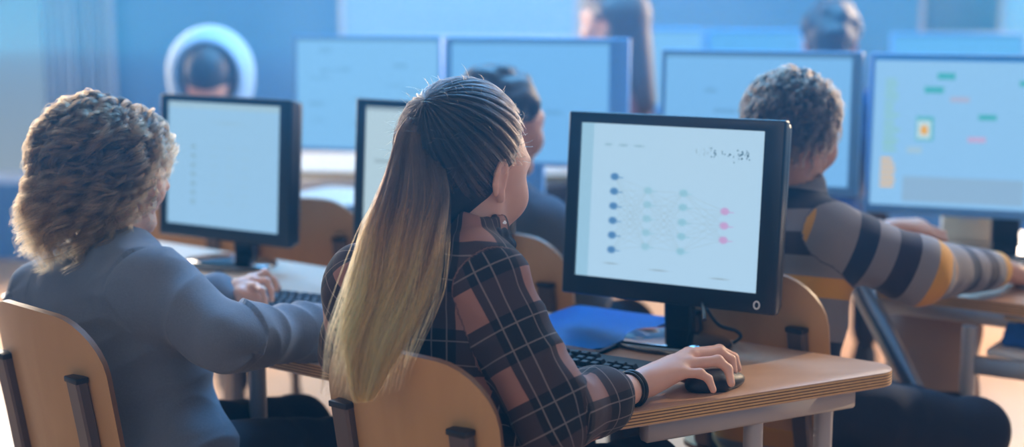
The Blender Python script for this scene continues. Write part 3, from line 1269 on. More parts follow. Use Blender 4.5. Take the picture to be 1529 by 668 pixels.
M1C = at(996, 307, 2.72)
monitor('desktop_monitor', M1C, 29, 5, .364, .291, (.025, .039, .021, .036),
        'black desktop screen showing a network of dots, beside the plaid girl', paint_net, (340, 272), button=True)
M2C = at(332, 248, 3.50)
monitor('desktop_monitor', M2C, 31, 4, .352, .296, (.020, .036, .017, .030),
        'black framed screen with a column of grey marks before the curly haired child', paint_list, (100, 80))
M3C = at(640, 262, 3.24)
monitor('desktop_monitor', M3C, 33, 4, .36, .29, (.024, .030, .016, .030),
        'black framed screen mostly hidden behind the ponytail', paint_page((176, 206, 224), 4, 8), (80, 64))
ROW = 'middle row of blue lit screens'
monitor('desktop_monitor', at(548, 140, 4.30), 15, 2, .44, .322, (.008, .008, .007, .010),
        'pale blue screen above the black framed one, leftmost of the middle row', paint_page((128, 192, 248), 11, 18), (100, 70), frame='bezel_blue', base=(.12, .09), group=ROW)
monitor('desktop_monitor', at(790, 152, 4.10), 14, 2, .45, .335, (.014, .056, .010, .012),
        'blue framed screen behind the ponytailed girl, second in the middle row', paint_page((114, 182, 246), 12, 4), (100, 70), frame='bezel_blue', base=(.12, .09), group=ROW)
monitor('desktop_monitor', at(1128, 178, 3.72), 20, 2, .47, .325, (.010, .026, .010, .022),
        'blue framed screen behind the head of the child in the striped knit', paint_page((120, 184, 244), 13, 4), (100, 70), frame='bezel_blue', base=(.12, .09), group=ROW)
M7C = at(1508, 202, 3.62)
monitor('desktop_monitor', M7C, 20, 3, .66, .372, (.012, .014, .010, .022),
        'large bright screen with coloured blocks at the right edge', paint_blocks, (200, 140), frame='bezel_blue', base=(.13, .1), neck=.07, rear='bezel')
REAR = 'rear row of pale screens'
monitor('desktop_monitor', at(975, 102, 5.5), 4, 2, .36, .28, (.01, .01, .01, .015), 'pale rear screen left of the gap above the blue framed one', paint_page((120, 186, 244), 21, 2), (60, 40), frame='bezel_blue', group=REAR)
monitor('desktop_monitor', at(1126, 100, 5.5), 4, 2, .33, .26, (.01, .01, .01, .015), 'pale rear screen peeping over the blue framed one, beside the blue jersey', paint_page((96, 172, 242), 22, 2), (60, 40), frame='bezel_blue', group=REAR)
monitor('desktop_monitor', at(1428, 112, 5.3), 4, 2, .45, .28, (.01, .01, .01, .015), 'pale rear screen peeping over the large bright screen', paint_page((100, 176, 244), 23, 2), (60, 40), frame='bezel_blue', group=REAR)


# ------------------------------------------------------------------ keyboards, mice, papers
def keyboard(C, yaw, label, L=.44, D=.150, caps=True, zk=None, case='key_case', keym='key'):
    t = thing('keyboard', C, yaw, label, 'keyboard')
    def zt(y): return .013 + .012 * (y + D / 2) / D
    bm = bmesh.new()
    pts = rounded([(-L / 2, -D / 2), (L / 2, -D / 2), (L / 2, D / 2), (-L / 2, D / 2)], .010, 5)
    top = [bm.verts.new((x, y, zt(y))) for x, y in pts]; bot = [bm.verts.new((x, y, .002)) for x, y in pts]
    bm.faces.new(top); bm.faces.new(bot[::-1])
    for i in range(len(pts)):
        j = (i + 1) % len(pts)
        bm.faces.new((top[i], bot[i], bot[j], top[j]))
    es = [e for e in bm.edges if e.verts[0] in top and e.verts[1] in top]
    bmesh.ops.bevel(bm, geom=es, offset=.002, segments=2, affect='EDGES')
    obj('case', bm, M[case], t)
    pitch = .0188
    rows = [(D / 2 - .022, None)] + [(D / 2 - .046 - .0188 * i, i) for i in range(5)]
    cache = {}
    for y, kind in rows:
        x = -L / 2 + .012
        if kind is None:
            ks = [1] + [.0] + [1] * 4 + [-.4] + [1] * 4 + [-.4] + [1] * 4 + [-.3] + [1] * 3
        elif kind == 4:
            ks = [1.25, 1.25, 1.25, 5.6, 1.25, 1.25, 1.25, 1.4, -.3, 1, 1, 1, -.3, 2.0, 1]
        else:
            ks = ([1] * 13 + [2], [1.5] + [1] * 12 + [1.5], [1.75] + [1] * 11 + [2.25], [2.25] + [1] * 10 + [2.75])[kind] + [-.3] + ([1, 1, 1] if kind < 2 else ([-3.0] if kind == 2 else [-1, 1, -1])) + [-.3] + [1, 1, 1]
        for k in ks:
            if k <= 0:
                x += pitch * abs(k); continue
            wk = k * pitch
            if x + wk > L / 2 - .006:
                break
            if k not in cache:
                bm = bmesh.new()
                a, b = wk / 2 - .0012, pitch / 2 - .0012
                vb = [bm.verts.new(p) for p in ((-a, -b, 0), (a, -b, 0), (a, b, 0), (-a, b, 0))]
                vt = [bm.verts.new(p) for p in ((-a + .002, -b + .0016, .0075), (a - .002, -b + .0016, .0075), (a - .002, b - .003, .0075), (-a + .002, b - .003, .0075))]
                bm.faces.new(vt)
                for i in range(4):
                    bm.faces.new((vb[i], vb[(i + 1) % 4], vt[(i + 1) % 4], vt[i]))
                bmesh.ops.bevel(bm, geom=[e for e in bm.edges if e.verts[0] in vt and e.verts[1] in vt], offset=.0008, segments=2, affect='EDGES')
                o = obj('key', bm, M[keym], t, sharp=50)
                cache[k] = o
            else:
                o = cache[k].copy(); COL.objects.link(o); o.parent = t
            o.location = (x + wk / 2, y, zt(y) + .0006)
            o.rotation_euler = (math.atan(.012 / D), 0, 0)
            x += wk
    return t


r33, f33 = yawvec(32)
kfr = on(988, 538, DESK + .03)
KC = kfr - r33 * .222 - f33 * .076
KC[2] = DESK
keyboard(tuple(KC), 32, 'black keyboard in front of the screen with the diagram')
kr = on(498, 462, DESK + .02); kl = on(357, 455, DESK + .02)
r39, f39 = yawvec(30)
bk = on(430, 456, DESK + .015); bk[2] = DESK
keyboard(tuple(bk - r39 * .02), 24, 'grey black keyboard under the fingers of the curly haired child', L=.36, keym='key_grey')
sk = on(1548, 424, DESK); sk[2] = DESK
keyboard(tuple(sk + np.array([.06, .03, 0])), 24, 'dark keyboard on the desk of the striped child', L=.40)


def mouse(C, yaw, label):
    t = thing('computer_mouse', C, yaw, label, 'mouse')
    B = Blob(.002)
    B.ell((0, 0, .010), (.029, .060, .019), None, .01)
    B.ell((0, -.012, .013), (.027, .042, .018), None, .01)
    B.cap((-.02, 0, .010), (.02, 0, .010), .012, .012, .01)
    me = B.mesh('shell')
    P = verts_of(me); P[:, 2] = np.maximum(P[:, 2], .001); set_verts(me, P)
    link_mesh('shell', me, M['gloss'] if False else M['bezel_in'], t)
    bm = bmesh.new()
    lathe(bm, [(0, -.003), (.008, -.003), (.010, -.0015), (.010, .0015), (.008, .003), (0, .003)], 20)
    bmesh.ops.rotate(bm, verts=bm.verts[:], matrix=Matrix.Rotation(math.pi / 2, 3, 'Y'))
    bmesh.ops.translate(bm, verts=bm.verts[:], vec=(0, .034, .021))
    obj('wheel', bm, M['key'], t)
    return t


MC = on(1062, 574, DESK + .010) + f33 * .016; MC[2] = DESK
mouse(tuple(MC), 58, 'black computer mouse under the hand of the plaid girl')

# cable of the first screen
b0 = M1C
pts = [on(1046, 505, DESK + .006), on(1052, 478, DESK + .10), at(1048, 448, 2.76), at(1058, 466, 2.745), at(1074, 486, 2.735), at(1098, 494, 2.735), at(1106, 503, 2.73), on(1094, 513, DESK + .006), on(1086, 516, DESK + .006)]
cp = []
for i in range(1, len(pts) - 2):
    for k in range(8):
        t0 = k / 8
        p0, p1, p2, p3 = pts[i - 1], pts[i], pts[i + 1], pts[i + 2]
        cp.append(.5 * ((2 * p1) + (-p0 + p2) * t0 + (2 * p0 - 5 * p1 + 4 * p2 - p3) * t0 ** 2 + (-p0 + 3 * p1 - 3 * p2 + p3) * t0 ** 3))
bm = bmesh.new(); sweep(bm, cp, .0035, 10)
tag(obj('monitor_cable', bm, M['cable']), 'black cable looping behind the neck of the screen with the diagram', 'cable')

# blue folder
fa, fb_, fc = on(806, 512, DESK + .004), on(952, 491, DESK + .004), on(868, 466, DESK + .012)
cF = (fa + fc) / 2 + np.array([.05, -.01, 0])
t = thing('folder', (cF[0], cF[1], DESK), 33, 'blue plastic folder lying open-edged between keyboard and screen', 'folder')
bm = bmesh.new()
def leaf(z0, bulge, mat=0):
    n = 14; g = []
    for i in range(n + 1):
        row = []
        for j in range(n + 1):
            u, v = i / n - .5, j / n - .5
            z = z0 + bulge * (.25 - u * u) * 4 * (.25 - v * v) * 4
            row.append(bm.verts.new((u * .23, v * .31, z)))
        g.append(row)
    for i in range(n):
        for j in range(n):
            bm.faces.new((g[i][j], g[i + 1][j], g[i + 1][j + 1], g[i][j + 1]))
leaf(.012, .012)
bmesh.ops.solidify(bm, geom=bm.faces[:], thickness=.0015)
obj('front_cover', bm, M['folder'], t)
bm = bmesh.new(); leaf(.0022, 0)
bmesh.ops.solidify(bm, geom=bm.faces[:], thickness=.0015); obj('rear_cover', bm, M['folder'], t)
bm = bmesh.new(); prism(bm, rounded([(-.105, -.148), (.105, -.148), (.105, .148), (-.105, .148)], .003, 3), .0032, .0098); obj('paper_block', bm, M['paper'], t)

# things on and under the right-hand desk
wb_ = on(1448, 386, DESK); 
t = thing('box_file', (1.205, 3.845, DESK), 15, 'white box file standing under the large bright screen', 'box')
bm = bmesh.new(); add_box(bm, (0, 0, .065), (.135, .10, .13), bevel=.004); obj('box', bm, plain('cream card', rgb(240, 224, 196), .7), t)
bm = bmesh.new(); add_box(bm, (0, 0, .134), (.141, .106, .012), bevel=.003); obj('lid', bm, M['paper'], t)
bm = bmesh.new(); add_box(bm, (.0, -.0525, .07), (.05, .003, .03), bevel=.001); obj('label_holder', bm, M['grey_plastic'], t)

# taupe rucksack below that desk
ru = at(1392, 515, 3.55)
t = thing('rucksack', (ru[0], ru[1], 0), 20, 'taupe cloth rucksack standing below the desk of the striped child', 'bag')
B = Blob(.006)
B.ell((0, 0, .36), (.12, .09, .36), None, .03)
B.cap((-.10, 0, .06), (.10, 0, .06), .07, .07, .06)
B.cap((-.06, 0, .62), (.05, 0, .62), .06, .06, .06)
link_mesh('body', B.mesh('body'), M['taupe'], t)
bm = bmesh.new(); sweep(bm, [(-.03, 0, .66), (-.028, 0, .71), (0, 0, .73), (.028, 0, .71), (.03, 0, .66)], .008, 10); obj('handle', bm, M['dark_cloth'], t)
B = Blob(.005); B.ell((0, -.08, .22), (.085, .04, .14), None, .02); link_mesh('front_pocket', B.mesh('front_pocket'), M['taupe'], t)

# shelf board under that desk, a blue folded cloth on it and a yellow book
sc_ = (lg + PD1 + df * .06 - dr * .06) / 2 + df * .13
bm = bmesh.new(); add_box(bm, (0, 0, 0), (.80, .30, .016), bevel=.003)
sh = obj('shelf_board', bm, M['paper'], D3); sh.rotation_euler = (0, 0, math.atan2(dr[1], dr[0])); sh.location = (sc_[0] - D3.location[0], sc_[1] - D3.location[1], .643)
cb = lg + dr * .155 + df * .10
t = thing('folded_jacket', (cb[0], cb[1], .651), -math.degrees(math.atan2(dr[1], dr[0])), 'blue denim jacket folded on the low white shelf of the far right desk', 'jacket')
B = Blob(.004)
for k, (z, w) in enumerate(((.012, .112), (.030, .106), (.048, .102))):
    B.cap((-w + .02, -.045, z), (w - .02, -.045, z), .012, .012, .004); B.cap((-w + .02, .045, z), (w - .02, .045, z), .011, .011, .004)
    B.ell((0, 0, z), (w, .075, .012), None, .006)
me = B.mesh('folds'); P_ = verts_of(me); N_ = normals_of(me)
set_verts(me, P_ + N_ * np.array([noise.noise(Vector(p * 30)) * .003 for p in P_])[:, None])
link_mesh('folds', me, M['blue_bag'], t)
B = Blob(.003); B.chain([(-.06, -.058, .060), (-.03, -.066, .064), (.0, -.06, .066), (.03, -.066, .064), (.06, -.058, .060)], [.008] * 5, .006); link_mesh('collar', B.mesh('collar'), M['blue_bag'], t)
yb = np.array([cb[0], cb[1], .651 + .0655]) + np.array([*(dr * .02 - df * .02), 0])
t = thing('book', tuple(yb), -math.degrees(math.atan2(dr[1], dr[0])) + 14, 'yellow covered book lying on the blue folded jacket at the far right', 'book')
for z in (.001, .0135):
    bm = bmesh.new(); prism(bm, rounded([(-.10, -.075), (.10, -.075), (.10, .075), (-.10, .075)], .004, 4), z - .001, z + .001); obj('cover', bm, M['yellow'], t)
bm = bmesh.new(); add_box(bm, (0, -.002, .00725), (.192, .140, .0105)); obj('pages', bm, M['paper'], t)
bm = bmesh.new(); add_box(bm, (0, .075, .00725), (.198, .003, .0145), bevel=.001); obj('spine', bm, M['yellow'], t)

# grey computer towers under the curly child's desk
def tower(C, yaw, label):
    t = thing('computer_tower', C, yaw, label, 'computer', 'computer towers under the pale desk')
    bm = bmesh.new(); add_box(bm, (0, 0, .24), (.17, .40, .44), bevel=.008, seg=3); obj('case', bm, M['grey_plastic'], t)
    bm = bmesh.new(); add_box(bm, (0, -.203, .24), (.16, .012, .43), bevel=.004); fr_ = obj('front_panel', bm, M['curtain'], t)
    for z in (.40, .35):
        bm = bmesh.new(); add_box(bm, (0, -.210, z), (.14, .006, .035), bevel=.0015); obj('drive_bay', bm, M['grey_plastic'], fr_)
    bm = bmesh.new(); lathe(bm, [(0, 0), (.010, 0), (.010, .004), (0, .004)], 16)
    bmesh.ops.rotate(bm, verts=bm.verts[:], matrix=Matrix.Rotation(math.pi / 2, 3, 'X')); bmesh.ops.translate(bm, verts=bm.verts[:], vec=(.05, -.208, .28)); obj('power_button', bm, M['black_cap'], fr_)
    for x in (-.07, .07):
        for y in (-.16, .16):
            bm = bmesh.new(); add_box(bm, (x, y, .01), (.025, .04, .02), bevel=.003); obj('foot', bm, M['black_cap'], t)
    return t


pt = at(378, 600, 3.15); tower((pt[0], pt[1], .0), 28, 'pale grey computer tower below the sleeve of the curly haired child')
pt = at(438, 600, 3.05); tower((pt[0] + .05, pt[1] + .03, .0), 28, 'pale grey computer tower nearest the chair of the plaid girl')
# ------------------------------------------------------------------ people
def eyes(L, s, R, root):
    for x in (-1, 1):
        B = Blob(.0016)
        B.ell(L(x * .031, .0785, .003), np.array([.0122, .0122, .0122]) * s)
        link = link_mesh('eye', B.mesh('eye'), M['eye'])
        adopt(link, root)


def sphere_dirs(n):
    v = rng.normal(size=(n, 3))
    return v / np.linalg.norm(v, axis=1)[:, None]


def hair_region(n, front=.42, nape=-.62):
    """n: unit directions in head axes; True where hair grows"""
    x, y, z = n[:, 0], n[:, 1], n[:, 2]
    ok = y < front + .30 * np.maximum(z, 0) - .75 * np.maximum(-z, 0)
    ok &= z > nape
    ok &= ~((np.abs(x) > .70) & (z < -.14) & (y > -.12))
    return ok


def cloth(name, B, mat, root, segs=None, amp=.004, fu=9, fv=26, seed=0.0, iso=14):
    me = B.mesh(name)
    if segs is not None:
        UV = weave(me, segs)
        if amp:
            wrinkle(me, UV, amp, fu, fv, seed, iso)
    o = link_mesh(name, me, mat)
    adopt(o, root)
    return o


def body_legs(B, hips, knees, ankles):
    for h, kn, a in zip(hips, knees, ankles):
        B.cap(h, kn, .066, .048, .03); B.cap(kn, a, .047, .032, .02)


def trousers(name, P, hips, knees, ankles, mat, root, R, h=.006):
    B = Blob(h)
    B.ell(P, (.150, .115, .105), R, .03)
    for hp, kn, a in zip(hips, knees, ankles):
        B.cap(hp, kn, .082, .064, .04); B.cap(kn, a + (kn - a) * .12, .061, .050, .03)
    segs = [(hips[0], knees[0], .08, 0, np.array([0, 0, 1.])), (hips[1], knees[1], .08, 0, np.array([0, 0, 1.])), (knees[0], ankles[0], .06, .4, np.array([0, 1., 0])), (knees[1], ankles[1], .06, .4, np.array([0, 1., 0]))]
    return cloth(name, B, mat, root, segs, .006, 8, 16)


# ================= the girl in plaid
SR, SL = at(722, 410, 2.235), at(545, 425, 2.36)
N = at(694, 352, 2.315)
P = np.array([-.085, 2.235, .615])
HC = at(697, 252, 2.335)
r38, f38 = yawvec(38)
root = base_empty('person', P, 38, 'person with long blond ponytail in dark plaid shirt, hand on the mouse')
hf = np.array([math.sin(math.radians(40)), math.cos(math.radians(40)), -.15])
HR = basis(hf, roll=math.radians(4))
ER, WR = at(826, 622, 2.20), at(946, 580, 2.372)
EL, WL = np.array([-.265, 2.40, .83]), np.array([.005, 2.545, .80])
hips = [P + r38 * .075 * s for s in (-1, 1)]
knees = [P + r38 * .095 * s + f38 * .40 + np.array([0, 0, -.04]) for s in (-1, 1)]
ankles = [k + f38 * .04 * (1 - 2 * i) + np.array([0, 0, -k[2] + .09]) for i, k in enumerate(knees)]
B = Blob(.0028)
L = head_prims(B, HC, HR, 1.1)
B.cap(L(0, -.020, -.04), N + f38 * .01, .047, .050, .02)
TR = torso_prims(B, P, N, SL, SR, -.018)
for S, E_, W_ in ((SR, ER, WR), (SL, EL, WL)):
    B.cap(S, E_, .044, .037, .02); B.cap(E_, W_, .036, .0245, .02)
body_legs(B, hips, knees, ankles)
px = lambda x, y, d: at(x, y, d)
hand_prims(B, WR,
           [px(1028, 529, 2.485), px(1032, 531, 2.455), px(1030, 544, 2.425), px(1016, 557, 2.40)],
           [[px(1074, 523, 2.515), px(1096, 534, 2.52), px(1102, 551, 2.515)],
            [px(1074, 526, 2.480), px(1092, 537, 2.485), px(1096, 555, 2.48)],
            [px(1072, 539, 2.435), px(1087, 551, 2.435), px(1092, 573, 2.425)],
            [px(1045, 558, 2.400), px(1058, 566, 2.402), px(1065, 583, 2.395)]],
           [px(975, 562, 2.42), px(1003, 560, 2.46), px(1026, 563, 2.49), px(1046, 568, 2.50)])
mc, fi, th = curl_hand(WL, np.array([.45, .85, -.25]), np.array([0, 0, 1.]), 1, .95, .45)
hand_prims(B, WL, mc, fi, th, .95)
o = link_mesh('body', B.mesh('body'), M['skin_pale']); adopt(o, root)
eyes(L, 1.1, HR, root)

# plaid shirt
B = Blob(.0034)
torso_prims(B, P + np.array([0, 0, .0]), N - np.array([0, 0, .012]), SL, SR, .006)
B.ell(P + np.array([0, 0, -.02]), (.150, .118, .11), TR, .03)
cuffR = ER + (WR - ER) * .50
B.cap(SR, ER, .058, .056, .035); B.cap(ER, cuffR, .054, .049, .03)
B.cap(cuffR - (WR - ER) * .06, cuffR + (WR - ER) * .05, .054, .052, .008)
cuffL = EL + (WL - EL) * .55
B.cap(SL, EL, .056, .052, .035); B.cap(EL, cuffL, .050, .047, .03)
B.cap(N + np.array([0, 0, .0]), N + np.array([0.004, 0.006, .008]), .064, .060, .012)
B.cap(ER + (WR - ER) * .68, WR, .037, .037, .006, True)
B.cap(EL + (WL - EL) * .70, WL, .036, .036, .006, True)
B.cap(N + np.array([.004, .006, .02]), L(0, -.018, -.05), .053, .053, .006, True)
La = np.linalg.norm(ER - SR); Lb = np.linalg.norm(EL - SL)
up = np.array([0, 0, 1.])
segs = [(P - TR[:, 2] * .1, N + TR[:, 2] * .04, .115, 0.02, -TR[:, 1]),
        (SR + (ER - SR) * .08, ER, .060, .03, np.array([.63, -.75, .2])), (ER, WR, .060, La + .03, np.array([.63, -.75, .2])),
        (SL + (EL - SL) * .08, EL, .058, .0, np.array([.5, -.8, .3])), (EL, WL, .058, Lb, np.array([.5, -.8, .3]))]
cloth('shirt', B, M['plaid'], root, segs, .0115, 11, 17, 3.0, 13)
# collar
B = Blob(.0028)
cp_ = []
for k in range(15):
    a = math.radians(-150 + 300 * k / 14)
    cp_.append(N + np.array([.004, .006, .008]) + (-f38 * math.cos(a) * .056 + r38 * math.sin(a) * .060) + np.array([0, 0, .012 - .022 * (1 - math.cos(a)) / 2]))
B.chain(cp_, [.009] * 15, .006)
B.chain([p + np.array([0, 0, -.018]) + (p - N) * np.array([.16, .16, 0]) for p in cp_], [.0065] * 15, .012)
segs2 = [(cp_[i], cp_[i + 1], .02, .02 * i, up) for i in range(14)]
cloth('collar', B, M['dark_cloth'], root)
bm = bmesh.new(); sweep(bm, [N + np.array([.006, .008, .016]) + (f38 * math.cos(a) * .054 + r38 * math.sin(a) * .055) + up * (.008 - .016 * math.cos(a) * .5) for a in np.linspace(0, 2 * math.pi, 32, endpoint=False)], .0065, 10, closed=True)
adopt(obj('tee_neckline', bm, M['tee']), root)
trousers('trousers', P + np.array([0, 0, -.035]), hips, knees, ankles, M['navy'], root, TR)
for a in ankles:
    adopt(foot_shape(None, a, f38, M['dark_cloth']), root)
# bracelet: two thin black bands
wd_ = (WR - ER) / np.linalg.norm(WR - ER)
x_ = np.cross(wd_, up); x_ /= np.linalg.norm(x_); y_ = np.cross(x_, wd_)
bm = bmesh.new()
c0 = WR - wd_ * .004
sweep(bm, [c0 + (x_ * math.cos(a) + y_ * math.sin(a)) * .0275 for a in np.linspace(0, 2 * math.pi, 32, endpoint=False)], .0038, 10, closed=True, flat=None)
b1 = obj('bracelet', bm, M['wrist']); adopt(b1, root)
bm = bmesh.new()
sweep(bm, [c0 - wd_ * .008 + (x_ * math.cos(a) + y_ * math.sin(a)) * .0272 for a in np.linspace(0, 2 * math.pi, 32, endpoint=False)], .0026, 10, closed=True)
b1 = obj('bracelet', bm, M['wrist']); adopt(b1, root)

# hair: scalp mass, ponytail mass, strands, band
HE_c = np.array([0, -.014, .028]) * 1.1; HE_r = np.array([.079, .099, .092]) * 1.1
ROOT_N = np.array([-.03, -.80, .58]); ROOT_N /= np.linalg.norm(ROOT_N)
def on_scalp(n, lift=0.0):
    return HC + (HE_c + n * (HE_r + lift)) @ HR.T
B = Blob(.003)
B.ell(L(*(HE_c / 1.1)), HE_r - .0025, HR)
B.cap(L(0, -.02, .02), L(0, -.055, -.055), .073, .055, .03)
pr = on_scalp(ROOT_N, .004)
B.cap(on_scalp(ROOT_N, -.03), on_scalp(ROOT_N, -.016), .026, .018, .03)
R3 = HR
B.cap(L(0, .095, -.10), L(0, .088, .005), .080, .078, .012, True)
B.cap(L(0, .10, .0), L(0, .108, .035), .066, .058, .02, True)
for s in (-1, 1):
    B.ell(L(s * .088, .008, -.030), (.026, .034, .050), HR, .012, True)
me = B.mesh('hair')
a_ = me.attributes.new('along', 'FLOAT', 'POINT'); a_.data.foreach_set('value', np.zeros(len(me.vertices), np.float32))
hair_o = link_mesh('hair', me, M['hair_girl_base']); adopt(hair_o, root)
n = sphere_dirs(20000); n = n[hair_region(n, .34, -.86)]
K = 12
t_ = np.linspace(0, 1, K)
om = np.arccos(np.clip(n @ ROOT_N, -1, 1))
so = np.sin(om) + 1e-6
sl = (np.sin((1 - t_)[None] * om[:, None]) / so[:, None])[..., None] * n[:, None] + (np.sin(t_[None] * om[:, None]) / so[:, None])[..., None] * ROOT_N
az = np.arctan2(n @ np.cross(ROOT_N, [1., 0, 0]), n[:, 0])[:, None]
lift = .002 + .0022 * np.sin(az * 37) + .0016 * np.sin(az * 91 + 1) + .004 * rng.random((len(n), 1)) + .004 * np.sin(np.pi * t_)[None] * rng.random((len(n), 1)) + .006 * (t_[None] ** 3)
loc = HE_c + sl * (HE_r + lift[..., None])
loc[..., 2] += .0012 * np.sin(9 * t_[None] + 6 * rng.random((len(n), 1)))
strands('scalp_strands', HC + loc @ HR.T, .00034, M['hair_girl_cap'], root, .22 * np.sin(az[:, 0] * 37) + .18 * np.sin(az[:, 0] * 143) + .1 * rng.normal(size=len(n)))

tail_px = [(645, 160, 2.262, .017), (626, 190, 2.240, .026), (622, 240, 2.225, .037), (617, 290, 2.200, .049), (604, 340, 2.180, .056), (592, 400, 2.150, .058),
           (580, 450, 2.125, .054), (563, 500, 2.105, .044), (551, 550, 2.095, .028), (542, 600, 2.09, .012)]
ctr = np.array([at(x, y, d) for x, y, d, w in tail_px]); wid = np.array([w for *_, w in tail_px])
s_in = np.linspace(0, 1, len(ctr))
def spline(s):
    """Catmull-Rom through ctr, widths alongside"""
    s = np.clip(s, 0, 1) * (len(ctr) - 1)
    i = np.minimum(s.astype(int), len(ctr) - 2); f = (s - i)[..., None]
    g = lambda k: ctr[np.clip(k, 0, len(ctr) - 1)]
    p0, p1, p2, p3 = g(i - 1), g(i), g(i + 1), g(i + 2)
    c = .5 * (2 * p1 + (-p0 + p2) * f + (2 * p0 - 5 * p1 + 4 * p2 - p3) * f ** 2 + (-p0 + 3 * p1 - 3 * p2 + p3) * f ** 3)
    w = np.interp(s, np.arange(len(ctr)), wid)
    return c, w
side = np.array([1.0, .25, 0]); side /= np.linalg.norm(side)
deep = np.array([.25, -1.0, 0.]); deep /= np.linalg.norm(deep)
# tail mass
bm = bmesh.new(); rings = []
ss = np.linspace(0.0, .93, 44); cc, ww = spline(ss)
lay = bm.verts.layers.float.new('along')
for j in range(44):
    ring = []
    for k in range(40):
        a = 2 * math.pi * k / 40
        wob = 1 + .07 * math.sin(5 * a + 3 * ss[j]) + .05 * math.sin(11 * a + 1.3)
        p = cc[j] + (side * math.cos(a) * ww[j] + deep * math.sin(a) * ww[j] * .5) * wob * .86
        v = bm.verts.new(p); v[lay] = ss[j]; ring.append(v)
    rings.append(ring)
for a, b in zip(rings, rings[1:]):
    for k in range(40):
        bm.faces.new((a[k], a[(k + 1) % 40], b[(k + 1) % 40], b[k]))
bm.faces.new(rings[0]); bm.faces.new(rings[-1][::-1])
pt_o = obj('ponytail', bm, M['hair_girl_base'], None, sharp=180); adopt(pt_o, root)
NS = 15000
th_ = rng.random(NS) * 2 * math.pi; rho = np.sqrt(rng.random(NS)) * .45 + .60
s_end = .80 + .22 * rng.random(NS)
s_end = np.where(rng.random(NS) < .25, .45 + .4 * rng.random(NS), s_end)
K = 18
S_ = np.linspace(0, 1, K)[None] * s_end[:, None]
c_, w_ = spline(S_)
ph = rng.random(NS)[:, None] * 6.28
lockth = rng.random(95) * 2 * math.pi; lockrho = np.sqrt(rng.random(95)) * .34 + .70; locktone = rng.normal(size=95) * .40; lockph = rng.random(95) * 6.28
li = rng.integers(0, 95, NS); inlock = rng.random(NS) < .88
th_ = np.where(inlock, lockth[li] + rng.normal(size=NS) * .055, th_); rho = np.where(inlock, lockrho[li] + rng.normal(size=NS) * .035, rho * .93)
ph = np.where(inlock[:, None], lockph[li][:, None] + rng.normal(size=(NS, 1)) * .25, ph)
tone = np.clip(np.where(inlock, locktone[li], -.2) , -.45, .6)
th2 = th_[:, None] + .25 * np.sin(2.5 * S_ + ph) + .12 * np.sin(9 * S_ + 2 * ph)
rr_ = rho[:, None] * (1 + .10 * np.sin(5 * S_ + 1.7 * ph))
pos = c_ + side * (np.cos(th2) * w_ * rr_)[..., None] + deep * (np.sin(th2) * w_ * rr_ * .52)[..., None]
fly = (rng.random(NS) < .045)[:, None] * (S_ ** 2) * rng.random((NS, 1)) * .05
pos += side * (fly * np.sign(np.cos(th_))[:, None])[..., None]
pos[..., 2] += fly * .3
strands('ponytail_strands', pos, .00038, M['hair_girl'], pt_o.parent, tone)
# loose flyaways about the crown and neck
n2 = sphere_dirs(1400); n2 = n2[hair_region(n2, .55, -.6)][:420]
K = 10; t_ = np.linspace(0, 1, K)
d2 = sphere_dirs(len(n2)) * .5
d2[:, 1] -= .8
loc = HE_c + n2[:, None] * (HE_r + .002 + (.018 * rng.random((len(n2), 1)) * np.sin(np.pi * .6 * t_)[None])[..., None]) + d2[:, None] * (t_ ** 1.3)[None, :, None] * (.035 * rng.random((len(n2), 1, 1)))
strands('flyaway_strands', HC + loc @ HR.T, .0002, M['hair_boy'], root)
bm = bmesh.new()
tc_ = (cc[1] + cc[0]) / 2
ax = (cc[3] - cc[0]); ax /= np.linalg.norm(ax)
bx = np.cross(ax, deep); bx /= np.linalg.norm(bx); by = np.cross(ax, bx)
sweep(bm, [tc_ + (bx * math.cos(a) + by * math.sin(a) * .8) * .0185 for a in np.linspace(0, 2 * math.pi, 28, endpoint=False)], .0036, 10, closed=True)
adopt(obj('hair_band', bm, M['hair_dark']), root)


# ================= curly haired child in the blue grey shirt
SR, SL = at(222, 432, 2.56), at(72, 448, 2.74)
N = at(172, 376, 2.66)
P = np.array([-.645, 2.545, .585])
HC = at(166, 252, 2.66)
r43, f43 = yawvec(43)
root = base_empty('person', P, 43, 'curly haired child in blue grey shirt typing at the left')
hf = np.array([math.sin(math.radians(52)), math.cos(math.radians(52)), -.10])
HR = basis(hf)
ER, WR = at(342, 505, 2.47), at(489, 493, 2.69)
WL = at(352, 436, 2.93); EL = at(232, 478, 2.90)
hips = [P + r43 * .075 * s for s in (-1, 1)]
knees = [P + r43 * .10 * s + f43 * .41 + np.array([0, 0, -.055]) for s in (-1, 1)]
ankles = [k + f43 * .02 + np.array([0, 0, -k[2] + .09]) for k in knees]
B = Blob(.0034)
L = head_prims(B, HC, HR, 1.0)
B.cap(L(0, -.020, -.04), N + f43 * .005, .046, .048, .02)
TR = torso_prims(B, P, N, SL, SR, -.018)
for S, E_, W_ in ((SR, ER, WR), (SL, EL, WL)):
    B.cap(S, E_, .040, .034, .02); B.cap(E_, W_, .034, .0235, .02)
body_legs(B, hips, knees, ankles)
hand_prims(B, WL,
           [px(377, 421, 2.99), px(375, 416, 2.96), px(379, 420, 2.93), px(382, 428, 2.90)],
           [[px(398, 411, 3.04), px(410, 420, 3.05), px(417, 431, 3.05)],
            [px(396, 407, 2.98), px(409, 418, 2.99), px(413, 434, 2.99)],
            [px(397, 420, 2.92), px(405, 434, 2.92), px(406, 448, 2.915)],
            [px(391, 434, 2.87), px(396, 447, 2.87), px(397, 460, 2.865)]],
           [px(360, 440, 2.90), px(372, 444, 2.90), px(386, 446, 2.90), px(396, 452, 2.90)], .84)
mc, fi, th = curl_hand(WR, np.array([.8, .35, -.25]), np.array([0, 0, 1.]), -1, .95, .5)
hand_prims(B, WR, mc, fi, th, .95)
